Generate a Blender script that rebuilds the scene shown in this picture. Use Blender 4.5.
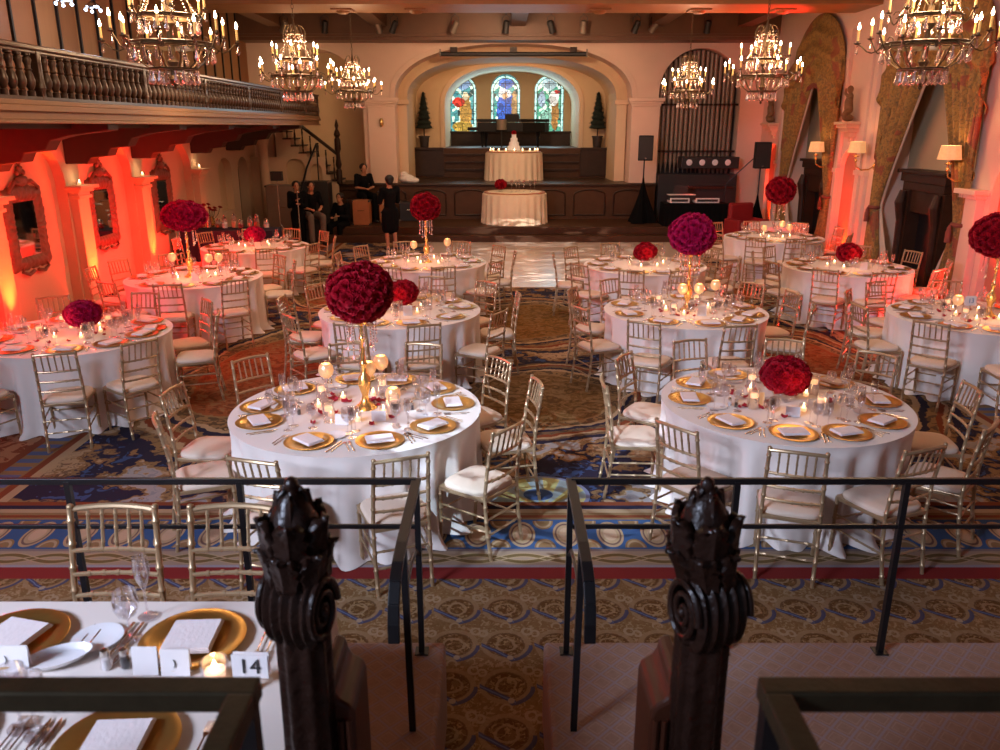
import bpy, bmesh, math, random
from mathutils import Vector, Matrix, noise
R_ = random.Random(7)
PI = math.pi
for o in list(bpy.data.objects): bpy.data.objects.remove(o)
sc = bpy.context.scene
COL = sc.collection
sin, cos = math.sin, math.cos
# ---------------------------------------------------------------- camera
F_PX, PITCH, EYE = 802.7, math.radians(17.19), 2.763
cam_d = bpy.data.cameras.new('camera'); cam = bpy.data.objects.new('camera', cam_d); COL.objects.link(cam)
cam.location = (0, 0, EYE); cam.rotation_euler = (PI/2-PITCH, 0, 0)
cam_d.sensor_width = 36; cam_d.lens = 36*F_PX/1000; cam_d.clip_start = 0.05; cam_d.clip_end = 100
cam_d.dof.use_dof = True; cam_d.dof.focus_distance = 7.5; cam_d.dof.aperture_fstop = 4.5
sc.camera = cam
# ---------------------------------------------------------------- exposure, world, big lights
vs = sc.view_settings
vs.view_transform = 'Standard'; vs.look = 'None'; vs.gamma = 1; vs.use_curve_mapping = False; vs.exposure = 0.0
w = bpy.data.worlds.new('world'); sc.world = w; w.use_nodes = True
w.node_tree.nodes['Background'].inputs[0].default_value = (0.60, 0.62, 0.80, 1)
w.node_tree.nodes['Background'].inputs[1].default_value = 0.16

def light(name, kind, loc, energy, color, target=None, size=0.2, size_y=None, spot=60, blend=0.5):
    d = bpy.data.lights.new(name, kind); d.energy = energy; d.color = color
    if kind == 'AREA':
        d.size = size
        if size_y: d.shape = 'RECTANGLE'; d.size_y = size_y
    else: d.shadow_soft_size = size
    if kind == 'SPOT': d.spot_size = math.radians(spot); d.spot_blend = blend
    o = bpy.data.objects.new(name, d); COL.objects.link(o); o.location = loc
    if target is not None:
        o.rotation_euler = (Vector(target)-Vector(loc)).to_track_quat('-Z', 'Y').to_euler()
    return o
# daylight through the tall windows of the wall behind the camera
dl = light('daylight_behind', 'AREA', (-5.6, -1.6, 4.8), 205, (0.64, 0.74, 1.0), (0.9, 7.0, 0.5), 2.0, 1.4); dl.data.spread = math.radians(75)
# added warm fill from under the ceiling, no fixtures behind it
for y_, e_ in ((8.5, 130), (13, 190), (17.8, 150)):
    light('ceiling_fill', 'AREA', (0.45, y_, 5.3), e_, (1.0, 0.70, 0.46), (0.45, y_, 0), 8, 2.5)
light('stage_wash', 'SPOT', (0.4, 17.6, 5.0), 650, (1.0, 0.66, 0.40), (0.4, 24.5, 3.0), 0.3, spot=95, blend=.8)
light('stage_inner_wash', 'AREA', (0.35, 24.3, 4.3), 36, (1.0, 0.66, 0.36), (0.35, 25.4, 2.5), 3, 0.6)
light('balcony_wash', 'AREA', (-5.6, 12, 4.9), 60, (1.0, 0.66, 0.42), (-6.5, 12, 4.0), 1.0, 9)
# ---------------------------------------------------------------- material helpers
class V:
    """a shader socket with arithmetic"""
    def __init__(s, nt, sock): s.nt, s.s = nt, sock
    def m(s, op, b=None, c=None):
        n = s.nt.nodes.new('ShaderNodeMath'); n.operation = op
        for i, v in enumerate((s, b, c)):
            if v is None: continue
            if isinstance(v, V): s.nt.links.new(v.s, n.inputs[i])
            else: n.inputs[i].default_value = v
        return V(s.nt, n.outputs[0])
    def __add__(s, o): return s.m('ADD', o)
    def __radd__(s, o): return s.m('ADD', o)
    def __sub__(s, o): return s.m('SUBTRACT', o)
    def __rsub__(s, o): return s.m('MULTIPLY', -1.0).m('ADD', o)
    def __mul__(s, o): return s.m('MULTIPLY', o)
    def __rmul__(s, o): return s.m('MULTIPLY', o)
    def __truediv__(s, o): return s.m('DIVIDE', o)
    def abs(s): return s.m('ABSOLUTE')
    def sin(s): return s.m('SINE')
    def fract(s): return s.m('FRACT')
    def floor(s): return s.m('FLOOR')
    def sqrt(s): return s.m('SQRT')
    def gt(s, o): return s.m('GREATER_THAN', o)
    def lt(s, o): return s.m('LESS_THAN', o)
    def min(s, o): return s.m('MINIMUM', o)
    def max(s, o): return s.m('MAXIMUM', o)
    def band(s, a, b): return s.gt(a)*s.lt(b)
def length(a, b): return (a*a+b*b).sqrt()
def rgb(c): return (c[0], c[1], c[2], 1)
def mixc(nt, fac, a, b):
    n = nt.nodes.new('ShaderNodeMix'); n.data_type = 'RGBA'
    for i, v in ((0, fac), (6, a), (7, b)):
        if isinstance(v, V): nt.links.new(v.s, n.inputs[i])
        elif isinstance(v, bpy.types.NodeSocket): nt.links.new(v, n.inputs[i])
        elif i == 0: n.inputs[0].default_value = v
        else: n.inputs[i].default_value = rgb(v)
    return n.outputs[2]
def nodes_xyz(nt, kind='Object'):
    tc = nt.nodes.new('ShaderNodeTexCoord'); sp = nt.nodes.new('ShaderNodeSeparateXYZ')
    nt.links.new(tc.outputs[kind], sp.inputs[0])
    return tc.outputs[kind], V(nt, sp.outputs[0]), V(nt, sp.outputs[1]), V(nt, sp.outputs[2])
def tex_noise(nt, scale, detail=2, vec=None, rough=.5, dist=0):
    n = nt.nodes.new('ShaderNodeTexNoise'); n.inputs['Scale'].default_value = scale; n.inputs['Detail'].default_value = detail
    n.inputs['Roughness'].default_value = rough; n.inputs['Distortion'].default_value = dist
    if vec is not None: nt.links.new(vec, n.inputs['Vector'])
    return V(nt, n.outputs[0])
def comb(nt, x, y, z):
    n = nt.nodes.new('ShaderNodeCombineXYZ')
    for i, v in enumerate((x, y, z)):
        if isinstance(v, V): nt.links.new(v.s, n.inputs[i])
        else: n.inputs[i].default_value = v
    return n.outputs[0]
MATS = {}
def mat(name, col, rough=.5, metal=0, var=.12, scale=12, emit=None, estr=0, bump=0, bscale=60, spec=.5, sheen=0, coat=0):
    m = bpy.data.materials.new(name); m.use_nodes = True; nt = m.node_tree; b = nt.nodes['Principled BSDF']
    b.inputs['Roughness'].default_value = rough; b.inputs['Metallic'].default_value = metal
    b.inputs['Specular IOR Level'].default_value = spec
    b.inputs['Sheen Weight'].default_value = sheen; b.inputs['Coat Weight'].default_value = coat
    vec, x, y, z = nodes_xyz(nt)
    n = tex_noise(nt, scale, 3, vec)
    c = mixc(nt, n, [v*(1-var) for v in col], [min(1, v*(1+var)) for v in col])
    nt.links.new(c, b.inputs['Base Color'])
    if emit: b.inputs['Emission Color'].default_value = rgb(emit); b.inputs['Emission Strength'].default_value = estr
    if bump:
        bn = nt.nodes.new('ShaderNodeBump'); bn.inputs['Strength'].default_value = bump; bn.inputs['Distance'].default_value = .01
        nt.links.new(tex_noise(nt, bscale, 3, vec).s, bn.inputs['Height']); nt.links.new(bn.outputs[0], b.inputs['Normal'])
    MATS[name] = m
    return m
def mat_fn(name, fn, rough=.6, spec=.3, metal=0):
    """fn(nt, vec, x, y, z) -> colour socket"""
    m = bpy.data.materials.new(name); m.use_nodes = True; nt = m.node_tree; b = nt.nodes['Principled BSDF']
    b.inputs['Roughness'].default_value = rough; b.inputs['Specular IOR Level'].default_value = spec; b.inputs['Metallic'].default_value = metal
    vec, x, y, z = nodes_xyz(nt)
    nt.links.new(fn(nt, vec, x, y, z), b.inputs['Base Color'])
    MATS[name] = m
    return m
def thin_glass(name, tint=(1, 1, 1), gloss=.25):
    m = bpy.data.materials.new(name); m.use_nodes = True; nt = m.node_tree; nt.nodes.clear()
    out = nt.nodes.new('ShaderNodeOutputMaterial'); mx = nt.nodes.new('ShaderNodeMixShader')
    t = nt.nodes.new('ShaderNodeBsdfTransparent'); g = nt.nodes.new('ShaderNodeBsdfGlossy'); lw = nt.nodes.new('ShaderNodeLayerWeight')
    vec, x, y, z = nodes_xyz(nt)
    n = tex_noise(nt, 30, 1, vec)
    nt.links.new(mixc(nt, n, [c*.96 for c in tint], tint), t.inputs[0])
    g.inputs['Roughness'].default_value = .08; g.inputs[0].default_value = (1, 1, 1, 1); lw.inputs[0].default_value = gloss
    f = (V(nt, lw.outputs['Facing'])*.8+.10)
    nt.links.new(f.s, mx.inputs[0]); nt.links.new(t.outputs[0], mx.inputs[1]); nt.links.new(g.outputs[0], mx.inputs[2]); nt.links.new(mx.outputs[0], out.inputs[0])
    MATS[name] = m
    return m
# ---------------------------------------------------------------- mesh helpers
class MB:
    def __init__(s): s.v, s.f = [], []
    def add(s, vs_, fs):
        b = len(s.v); s.v += [tuple(v) for v in vs_]; s.f += [tuple(i+b for i in f) for f in fs]; return s
    def box(s, x0, x1, y0, y1, z0, z1, M=None):
        vs_ = [Vector((x, y, z)) for z in (z0, z1) for y in (y0, y1) for x in (x0, x1)]
        if M: vs_ = [M @ v for v in vs_]
        return s.add(vs_, [(0, 2, 3, 1), (4, 5, 7, 6), (0, 1, 5, 4), (2, 6, 7, 3), (0, 4, 6, 2), (1, 3, 7, 5)])
    def tube(s, pts, r, n=8, cap=True, flat=1.0):
        pts = [Vector(p) for p in pts]
        if not hasattr(r, '__len__'): r = [r]*len(pts)
        rings = []; up = None
        for i, p in enumerate(pts):
            d = (pts[min(i+1, len(pts)-1)]-pts[max(i-1, 0)]).normalized()
            if up is None:
                up = Vector((0, 0, 1)) if abs(d.z) < .9 else Vector((1, 0, 0))
            a = d.cross(up)
            if a.length < 1e-5: a = d.cross(Vector((0, 1, 0)))
            a.normalize(); b = a.cross(d).normalized(); up = b
            rings.append([p+(a*cos(2*PI*k/n)+b*sin(2*PI*k/n)*flat)*r[i] for k in range(n)])
        vs_ = [v for g in rings for v in g]; fs = []
        for i in range(len(pts)-1):
            for k in range(n): fs.append((i*n+k, i*n+(k+1) % n, (i+1)*n+(k+1) % n, (i+1)*n+k))
        if cap: fs += [tuple(range(n))[::-1], tuple(range((len(pts)-1)*n, len(pts)*n))]
        return s.add(vs_, fs)
    def lathe(s, prof, n=16, c=(0, 0, 0), cap=True, M=None):
        vs_ = []; fs = []
        for (r, z) in prof:
            for k in range(n):
                v = Vector((r*cos(2*PI*k/n), r*sin(2*PI*k/n), z))
                if M: v = M @ v
                vs_.append(v+Vector(c))
        for i in range(len(prof)-1):
            for k in range(n): fs.append((i*n+k, i*n+(k+1) % n, (i+1)*n+(k+1) % n, (i+1)*n+k))
        if cap: fs += [tuple(range(n))[::-1], tuple(range((len(prof)-1)*n, len(prof)*n))]
        return s.add(vs_, fs)
    def ball(s, c, r, n=10, m=7):
        if not hasattr(r, '__len__'): r = (r, r, r)
        vs_ = []; fs = []
        for i in range(m+1):
            t = PI*i/m
            for k in range(n):
                vs_.append((c[0]+r[0]*sin(t+1e-4)*cos(2*PI*k/n), c[1]+r[1]*sin(t+1e-4)*sin(2*PI*k/n), c[2]-r[2]*cos(t)))
        for i in range(m):
            for k in range(n): fs.append((i*n+k, i*n+(k+1) % n, (i+1)*n+(k+1) % n, (i+1)*n+k))
        return s.add(vs_, fs)
    def grid(s, fn, nu, nv, wrap=False):
        vs_ = [fn(i/nu, j/nv) for j in range(nv+1) for i in range(nu+(0 if wrap else 1))]
        W = nu if wrap else nu+1; fs = []
        for j in range(nv):
            for i in range(nu): fs.append((j*W+i, j*W+(i+1) % W, (j+1)*W+(i+1) % W, (j+1)*W+i))
        return s.add(vs_, fs)
    def prism(s, outline, fn, t0, t1):
        """outline of (a, b); fn(a, b, t) -> point"""
        n = len(outline)
        vs_ = [fn(a, b, t0) for a, b in outline]+[fn(a, b, t1) for a, b in outline]
        fs = [tuple(range(n))[::-1], tuple(range(n, 2*n))]+[(k, (k+1) % n, n+(k+1) % n, n+k) for k in range(n)]
        return s.add(vs_, fs)
    def mesh(s, name, m=None, smooth=True):
        me = bpy.data.meshes.new(name); me.from_pydata(s.v, [], s.f)
        bm = bmesh.new(); bm.from_mesh(me); bmesh.ops.recalc_face_normals(bm, faces=bm.faces); bm.to_mesh(me); bm.free()
        if smooth:
            me.polygons.foreach_set('use_smooth', [True]*len(me.polygons)); me.set_sharp_from_angle(angle=math.radians(42))
        if m: me.materials.append(MATS[m] if isinstance(m, str) else m)
        return me
    def build(s, name, m, parent=None, smooth=True, bevel=0, loc=None):
        o = bpy.data.objects.new(name, s.mesh(name, m, smooth)); COL.objects.link(o)
        if parent: o.parent = parent
        if loc: o.location = loc
        if bevel:
            b = o.modifiers.new('bevel', 'BEVEL'); b.width = bevel; b.segments = 2; b.limit_method = 'ANGLE'
        return o
def tag(o, label, cat, group=None, kind=None):
    o['label'] = label
    if cat: o['category'] = cat
    if group: o['group'] = group
    if kind: o['kind'] = kind
    return o
def thing(name, label, cat, loc=(0, 0, 0), rz=0, group=None):
    o = bpy.data.objects.new(name, None); COL.objects.link(o); o.location = loc; o.rotation_euler = (0, 0, rz)
    o.empty_display_size = .1
    return tag(o, label, cat, group)
def struct(o): o['kind'] = 'structure'; return o
def plain_copy(o, name=None):
    c = o.copy(); COL.objects.link(c); return c
KIDS = {}
def kids(o):
    if o.name not in KIDS: KIDS[o.name] = list(o.children)
    return KIDS[o.name]
def dup(root, loc, rz=0, label=None, group=None, scale=None):
    def rec(o, parent):
        c = o.copy(); COL.objects.link(c)
        if parent: c.parent = parent
        for ch in kids(o): rec(ch, c)
        return c
    r = rec(root, None); r.location = loc; r.rotation_euler = (0, 0, rz)
    if scale: r.scale = (scale,)*3
    if label: r['label'] = label
    if group: r['group'] = group
    return r
def text_part(txt, size, name, m, parent, loc, rot, ext=.0006):
    cu = bpy.data.curves.new(name, 'FONT'); cu.body = txt; cu.size = size; cu.extrude = ext; cu.align_x = 'CENTER'; cu.align_y = 'CENTER'
    t = bpy.data.objects.new(name, cu); COL.objects.link(t)
    bpy.context.view_layer.update()
    me = bpy.data.meshes.new_from_object(t.evaluated_get(bpy.context.evaluated_depsgraph_get()))
    bpy.data.objects.remove(t)
    me.materials.clear(); me.materials.append(MATS[m])
    o = bpy.data.objects.new(name, me); COL.objects.link(o); o.parent = parent; o.location = loc; o.rotation_euler = rot
    return o
# ---------------------------------------------------------------- materials
mat('plaster', (.66, .46, .30), .8, var=.06, scale=3, bump=.15, bscale=25)
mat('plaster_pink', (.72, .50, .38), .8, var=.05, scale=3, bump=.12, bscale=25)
mat('plaster_red_glow', (.46, .18, .11), .8, var=.06, scale=3)  # niche plaster reddened in its colour to deepen the red uplight glow
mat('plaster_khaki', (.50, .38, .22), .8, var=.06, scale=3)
mat('plaster_gold', (.60, .41, .24), .8, var=.08, scale=3, bump=.1, bscale=20)
mat('dark_wood', (.035, .015, .008), .45, var=.4, scale=9, bump=.15, bscale=40, spec=.25)
mat('stage_wood', (.070, .028, .012), .5, var=.3, scale=5, spec=.2)
mat('stage_top', (.045, .022, .012), .35, var=.2, scale=4, spec=.3)
mat('baluster_wood', (.062, .032, .017), .3, var=.3, scale=20)
mat('rail_wood', (.085, .04, .022), .3, var=.2, scale=8)
mat('fascia_wood', (.30, .17, .085), .5, var=.15, scale=6)
mat('beam_wood', (.33, .145, .045), .5, var=.2, scale=4)
mat('beam_dark', (.13, .055, .024), .5, var=.2, scale=4)
mat('bracket_wood', (.050, .024, .016), .6, var=.2, scale=8)
mat('newel_wood', (.020, .008, .005), .33, var=.5, scale=16, bump=.7, bscale=34, spec=.35)
mat('panel_red_wood', (.060, .017, .008), .4, var=.25, scale=6, spec=.3)
mat('black_metal', (.012, .011, .012), .35, metal=.3, var=.3, scale=40)
mat('bronze_metal', (.055, .042, .022), .4, metal=.6, var=.3, scale=30, bump=.1, bscale=90)
mat('chair_gold', (.43, .29, .16), .33, metal=.5, var=.12, scale=25)
mat('chair_joint', (.80, .66, .48), .3, metal=.35, var=.1, scale=25)
mat('cushion', (.72, .56, .43), .7, var=.05, scale=20, bump=.05, bscale=90)
mat('cloth', (.78, .69, .62), .85, var=.03, scale=8, bump=.12, bscale=7, sheen=.2)
mat('cloth_cream', (.80, .64, .46), .85, var=.05, scale=10)
mat('cloth_navy', (.012, .012, .035), .85, var=.2)
mat('cloth_black', (.004, .004, .004), .9, var=.2, spec=.1)
mat('napkin', (.86, .76, .74), .9, var=.05, scale=40, bump=.2, bscale=60)
mat('gold_plate', (.68, .41, .11), .28, metal=.9, var=.12, scale=20)
mat('gold', (.80, .50, .17), .25, metal=.8, var=.2, scale=40)
mat('mercury', (.85, .55, .32), .3, metal=.5, var=.5, scale=120, emit=(1, .42, .16), estr=.45)
mat('silver', (.8, .76, .72), .2, metal=1, var=.05)
mat('porcelain', (.85, .83, .84), .2, var=.02)
mat('card', (.82, .76, .74), .8, var=.04)
mat('card_gold', (.75, .55, .32), .7, var=.08)
mat('ink', (.03, .025, .025), .7, var=.05)
mat('ink_blue', (.06, .22, .40), .7, var=.05)
mat('rose', (.33, .0015, .012), .65, var=.4, scale=9, spec=.2)
mat('rose_pink', (.42, .003, .065), .65, var=.35, scale=9, spec=.2)
mat('petal', (.42, .005, .025), .6, var=.3)
mat('leaf', (.02, .06, .02), .6, var=.4, scale=20)
mat('topiary', (.006, .012, .007), .9, var=.6, scale=40, bump=1, bscale=60)
mat('pot', (.03, .022, .02), .5, var=.2)
mat('flame', (1, .8, .5), .5, emit=(1, .74, .36), estr=28)
mat('bulb', (1, .9, .7), .5, emit=(1, .80, .50), estr=60)
mat('bulb_cool', (1, 1, 1), .5, emit=(.50, .70, 1), estr=7)
mat('candle_glow', (.95, .8, .6), .5, emit=(1, .50, .20), estr=1.3)
mat('wax', (.92, .88, .82), .5, emit=(1, .6, .3), estr=.35)
mat('candle_tube', (.78, .50, .16), .5, emit=(1, .5, .12), estr=.35)
mat('shade', (.62, .38, .18), .6, emit=(1, .45, .16), estr=.55, var=.3, scale=25)
mat('fixture_black', (.02, .018, .018), .5)
mat('fixture_grey', (.22, .17, .13), .4, metal=.3)
mat('speaker', (.004, .004, .004), .8, var=.3, scale=90)
mat('skin', (.50, .22, .12), .55, var=.05)
mat('hair', (.010, .007, .006), .5)
mat('black_cloth', (.006, .006, .007), .9, var=.3, spec=.1)
mat('grey_trousers', (.16, .12, .10), .8)
mat('stone_statue', (.22, .11, .045), .55, var=.3, scale=20, bump=.3)
mat('mirror_frame', (.17, .095, .055), .5, metal=.15, var=.5, scale=16, bump=.9, bscale=22)
mat('mirror_glass', (.75, .75, .75), .04, metal=1, var=.01)
mat('pipe_metal', (.27, .19, .135), .4, metal=.25, var=.3, scale=14)
mat('chandelier_brass', (.13, .085, .045), .38, metal=.7, var=.3, scale=30)
mat('box_wood', (.42, .14, .05), .6)
mat('white_fabric', (.75, .68, .62), .9, var=.08)
mat('white_plastic', (.78, .74, .70), .4)
mat('cable', (.01, .01, .01), .5)
mat('icing', (.88, .86, .88), .5, var=.03, scale=60, bump=.3, bscale=80)
mat('piano_black', (.008, .006, .006), .5, spec=.2)
mat('dance_floor', (.66, .53, .44), .22, var=.04, scale=3)
mat('sheer', (.60, .46, .33), .8)
mat('wall_red_cloth', (.28, .01, .012), .6)
mat('tassel', (.20, .05, .03), .8)
mat('wood_floor', (.06, .032, .02), .4, var=.3)
thin_glass('glass', (.97, .96, .98)); thin_glass('glass_lens', (.9, .92, .97), .4)
def crystal_mat():
    m = bpy.data.materials.new('crystal'); m.use_nodes = True; nt = m.node_tree; nt.nodes.clear()
    out = nt.nodes.new('ShaderNodeOutputMaterial'); mx = nt.nodes.new('ShaderNodeMixShader'); t = nt.nodes.new('ShaderNodeBsdfTransparent'); g = nt.nodes.new('ShaderNodeBsdfGlossy')
    vec, x, y, z = nodes_xyz(nt)
    n = tex_noise(nt, 40, 2, vec)
    nt.links.new(mixc(nt, n, (.9, .7, .66), (1, .95, .92)), g.inputs[0]); g.inputs['Roughness'].default_value = .24; t.inputs[0].default_value = (.93, .86, .86, 1)
    mx.inputs[0].default_value = .72
    nt.links.new(t.outputs[0], mx.inputs[1]); nt.links.new(g.outputs[0], mx.inputs[2]); nt.links.new(mx.outputs[0], out.inputs[0]); MATS['crystal'] = m
crystal_mat()
def brocade(nt, vec, x, y, z):
    n = tex_noise(nt, 10, 4, vec, .6, 1.2); n2 = tex_noise(nt, 24, 3, vec, .6, .8)
    c = mixc(nt, n.gt(.52), (.34, .19, .05), (.24, .13, .036))
    c = mixc(nt, (n2.gt(.58))*.8, c, (.13, .095, .045))
    c = mixc(nt, tex_noise(nt, 2.2, 1, vec).gt(.62)*.7, c, (.26, .055, .035))
    return c
mat_fn('brocade', brocade, .7)
def plank(nt, vec, x, y, z):
    n = tex_noise(nt, 2.0, 3, comb(nt, x*1.0, y*6.0, z*.6), .6, .5)
    idx = (y*1.7).floor()
    h = (idx*12.9898).sin()*43758.5
    c = mixc(nt, h.fract(), (.24, .085, .03), (.46, .25, .11))
    return mixc(nt, n*.45, c, (.16, .06, .025))
mat_fn('balcony_panels', plank, .5)
def platform_carpet(nt, vec, x, y, z):
    u = (x+y)*9.0; v = (x-y)*9.0
    du = (u.fract()-.5).abs(); dv = (v.fract()-.5).abs()
    line = (du.gt(.44)).max(dv.gt(.44))
    inner = (du.max(dv)).band(.28, .34)
    n = tex_noise(nt, 40, 3, vec)
    c = mixc(nt, n, (.26, .16, .115), (.36, .235, .175))
    c = mixc(nt, inner*.4, c, (.42, .30, .24))
    c = mixc(nt, line*.75, c, (.30, .245, .27))
    return mixc(nt, tex_noise(nt, 2.2, 2, vec).gt(.6)*.12, c, (.2, .1, .05))
mat_fn('platform_carpet', platform_carpet, .95, .1)
def carpet(nt, vec, x, y, z):
    wob = tex_noise(nt, 3.2, 3, vec)-.5
    wob2 = tex_noise(nt, 9.0, 3, vec)-.5
    navy, tan, beige, rust, gold, blue = (.020, .018, .040), (.25, .145, .065), (.40, .27, .155), (.20, .050, .020), (.21, .10, .022), (.05, .10, .25)
    ser = tex_noise(nt, 22, 3, vec, .7)-.5
    # field: navy with scrolling acanthus leaves
    s1 = ((x*3.1+(y*2.3+wob*7).sin()*1.3+wob2*2.2).sin()*(y*2.9+(x*2.1+wob*5).sin()*1.2).sin())
    s2 = ((x*9+wob*22).sin()*(y*9+wob*18+wob2*6).sin())
    s1 = s1+ser*.34
    c = mixc(nt, s1.abs().gt(.30), navy, tan)
    c = mixc(nt, s1.abs().gt(.62)*.9, c, beige)
    c = mixc(nt, s1.abs().band(.27, .33)*.8, c, (.12, .07, .05))
    c = mixc(nt, s1.abs().gt(.36)*s2.abs().band(.0, .10)*.75, c, (.10, .05, .03))
    c = mixc(nt, s1.gt(.72)*.6, c, (.30, .34, .40))
    c = mixc(nt, s1.abs().lt(.14)*s2.gt(.35)*.7, c, blue)
    # medallions down the centre aisle and rust rounds in the side aisles
    def medallion(c, cx, cy, rx, ry, core, ring):
        ang = ((x-cx)*5.0).sin()*((y-cy)*4.0).sin()*.05
        d = length((x-cx)*(1/rx), (y-cy)*(1/ry))+ang+wob2*.07
        scr = (tex_noise(nt, 7, 3, vec, .6, 1.6))+ser*.15
        c = mixc(nt, d.lt(1.0), c, ring); c = mixc(nt, d.band(.80, 1.0)*scr.gt(.54)*.8, c, (.07, .045, .035))
        c = mixc(nt, d.band(.97, 1.02), c, navy); c = mixc(nt, d.band(.86, .90), c, rust); c = mixc(nt, d.band(.90, .93), c, beige)
        c = mixc(nt, d.lt(.80), c, navy)
        c = mixc(nt, d.lt(.76), c, beige); c = mixc(nt, d.lt(.72), c, tan); c = mixc(nt, d.band(.62, .72)*scr.gt(.5), c, (.10, .06, .03))
        c = mixc(nt, d.lt(.60), c, core)
        c = mixc(nt, d.lt(.56)*scr.gt(.56)*.75, c, tan)
        return mixc(nt, d.lt(.58)*scr.lt(.45)*.7, c, [v*.45 for v in core])
    c = medallion(c, .45, 11.7, 1.25, 1.75, gold, tan)
    c = medallion(c, .45, 8.15, 1.2, 1.3, (.17, .085, .026), (.16, .10, .055))
    for sx in (-2.75, 3.65):
        c = medallion(c, sx, 9.1, 1.15, 2.6, (.26, .075, .026), tan)
        c = medallion(c, sx, 14.0, 1.15, 1.9, (.26, .075, .026), tan)
    # palmette at the near end of the aisle
    pd = length(x-.30, (y-5.75)*1.15)*1.55; 
    pa = ((x-.35)/(y-5.55).abs().max(.02)); ray = (pa.m('ARCTANGENT')*11).sin()
    inp = pd.lt(.62)*(y.gt(5.62))
    c = mixc(nt, inp, c, (.32, .42, .46)); c = mixc(nt, inp*ray.gt(.0)*pd.gt(.2), c, (.50, .48, .20)); c = mixc(nt, inp*pd.lt(.18), c, blue); c = mixc(nt, pd.band(.58, .63)*y.gt(5.62), c, (.2, .22, .35))
    # field border down the side walls
    out = (x-.45).abs()
    c = mixc(nt, out.gt(4.25), c, beige); c = mixc(nt, out.gt(4.33), c, rust); c = mixc(nt, out.gt(4.40), c, tan)
    ov2 = ((y*6.0).fract()-.5).abs(); c = mixc(nt, out.band(4.42, 4.62)*ov2.lt(.25), c, (.10, .12, .22))
    c = mixc(nt, out.gt(4.62), c, rust)
    c = mixc(nt, out.gt(4.70)*(tex_noise(nt, 6, 3, vec, .6, 1.5).gt(.5)), c, (.36, .16, .08))
    # near border
    def stripe(c, y0, y1, col): return mixc(nt, y.band(y0, y1), c, col)
    c = mixc(nt, y.lt(5.62), c, tan)
    c = stripe(c, 5.56, 5.62, rust); c = stripe(c, 5.50, 5.56, navy); c = stripe(c, 5.44, 5.50, beige); c = stripe(c, 5.36, 5.40, rust)
    # oval band
    fx = ((x*3.2).fract()-.5); yy = (y-5.11)
    od = length(fx*(1/.30), yy*(1/.185)); cross = (fx.abs()-.5).abs()
    c = mixc(nt, y.band(4.90, 5.33), c, (.036, .085, .20))
    inb = y.band(4.92, 5.31)
    arcd = length((fx.abs()-.5)*(1/.24), (yy.abs()-.20)*(1/.13))
    c = mixc(nt, inb*arcd.lt(1.0), c, tan); c = mixc(nt, inb*arcd.band(.65, .85), c, beige)
    c = mixc(nt, inb*od.lt(1.0), c, beige); c = mixc(nt, inb*od.band(.72, .84), c, (.16, .09, .07)); c = mixc(nt, inb*od.lt(.5), c, (.50, .33, .21))
    # guilloche
    g1 = ((x*10.0).sin()*.045+4.775); g2 = ((x*10.0).sin()*-.045+4.775)
    c = stripe(c, 4.87, 4.90, (.2, .15, .14)); c = stripe(c, 4.66, 4.87, (.33, .23, .16))
    c = mixc(nt, (y-g1).abs().lt(.018).max((y-g2).abs().lt(.018)), c, (.16, .10, .035)); c = mixc(nt, (y-g1).abs().band(.018, .03).max((y-g2).abs().band(.018, .03)), c, beige)
    c = stripe(c, 4.66, 4.69, (.30, .25, .27)); c = stripe(c, 4.52, 4.66, (.22, .022, .020))
    # near corridor carpet: gold ovals and blue strokes
    wx = x+wob2*.015; wy = y+wob2*.015
    cu = ((wx*(1/.293)+.39).fract()-.5); cv = ((wy*(1/.345)+.42).fract()-.5)
    d = length(cu*(1/.42), (cv-.04)*(1/.36))
    scr = tex_noise(nt, 16, 3, vec, .6, 2.2); scr2 = tex_noise(nt, 26, 2, vec, .6, 1.5)
    k = mixc(nt, scr, (.13, .060, .016), (.30, .17, .07))
    k = mixc(nt, scr2.gt(.56)*.8, k, (.36, .235, .125))
    k = mixc(nt, d.band(.88, 1.12)*.8, k, (.30, .185, .095)); k = mixc(nt, d.band(.80, .86)*.6, k, (.10, .045, .02))
    k = mixc(nt, d.lt(.80)*(scr.gt(.47)*.9), k, (.115, .048, .012)); k = mixc(nt, d.lt(.72)*scr2.gt(.57)*.8, k, (.36, .22, .10)); k = mixc(nt, (d-.45+wob2*.5).abs().lt(.06)*.8, k, (.33, .21, .11)); k = mixc(nt, length(cu-.42, cv-.40).band(.06, .12)*.9, k, (.36, .25, .15)); k = mixc(nt, length(cu+.44, cv-.34).band(.05, .10)*.9, k, (.36, .25, .15))
    l1 = (cv+.24+cu*.62).abs().lt(.052)*cu.band(-.46, .16); l2 = (d-1.13).abs().lt(.10)*cu.gt(.05)*cv.lt(.02)
    k = mixc(nt, l1.max(l2)*.85, k, (.045, .052, .115)); k = mixc(nt, (cv+.24+cu*.62).abs().lt(.014)*cu.band(-.46, .16), k, (.12, .15, .26)); k = mixc(nt, length(cu-.08, cv+.29).lt(.06), k, (.36, .27, .19))
    k = mixc(nt, length(cu+.0, cv+.46).band(.07, .11), k, (.33, .22, .12))
    c = mixc(nt, y.lt(4.52), c, k)
    # pile
    return mixc(nt, tex_noise(nt, 150, 1, vec)*.22, c, (.05, .03, .02))
mat_fn('carpet', carpet, .95, .1)
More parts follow.
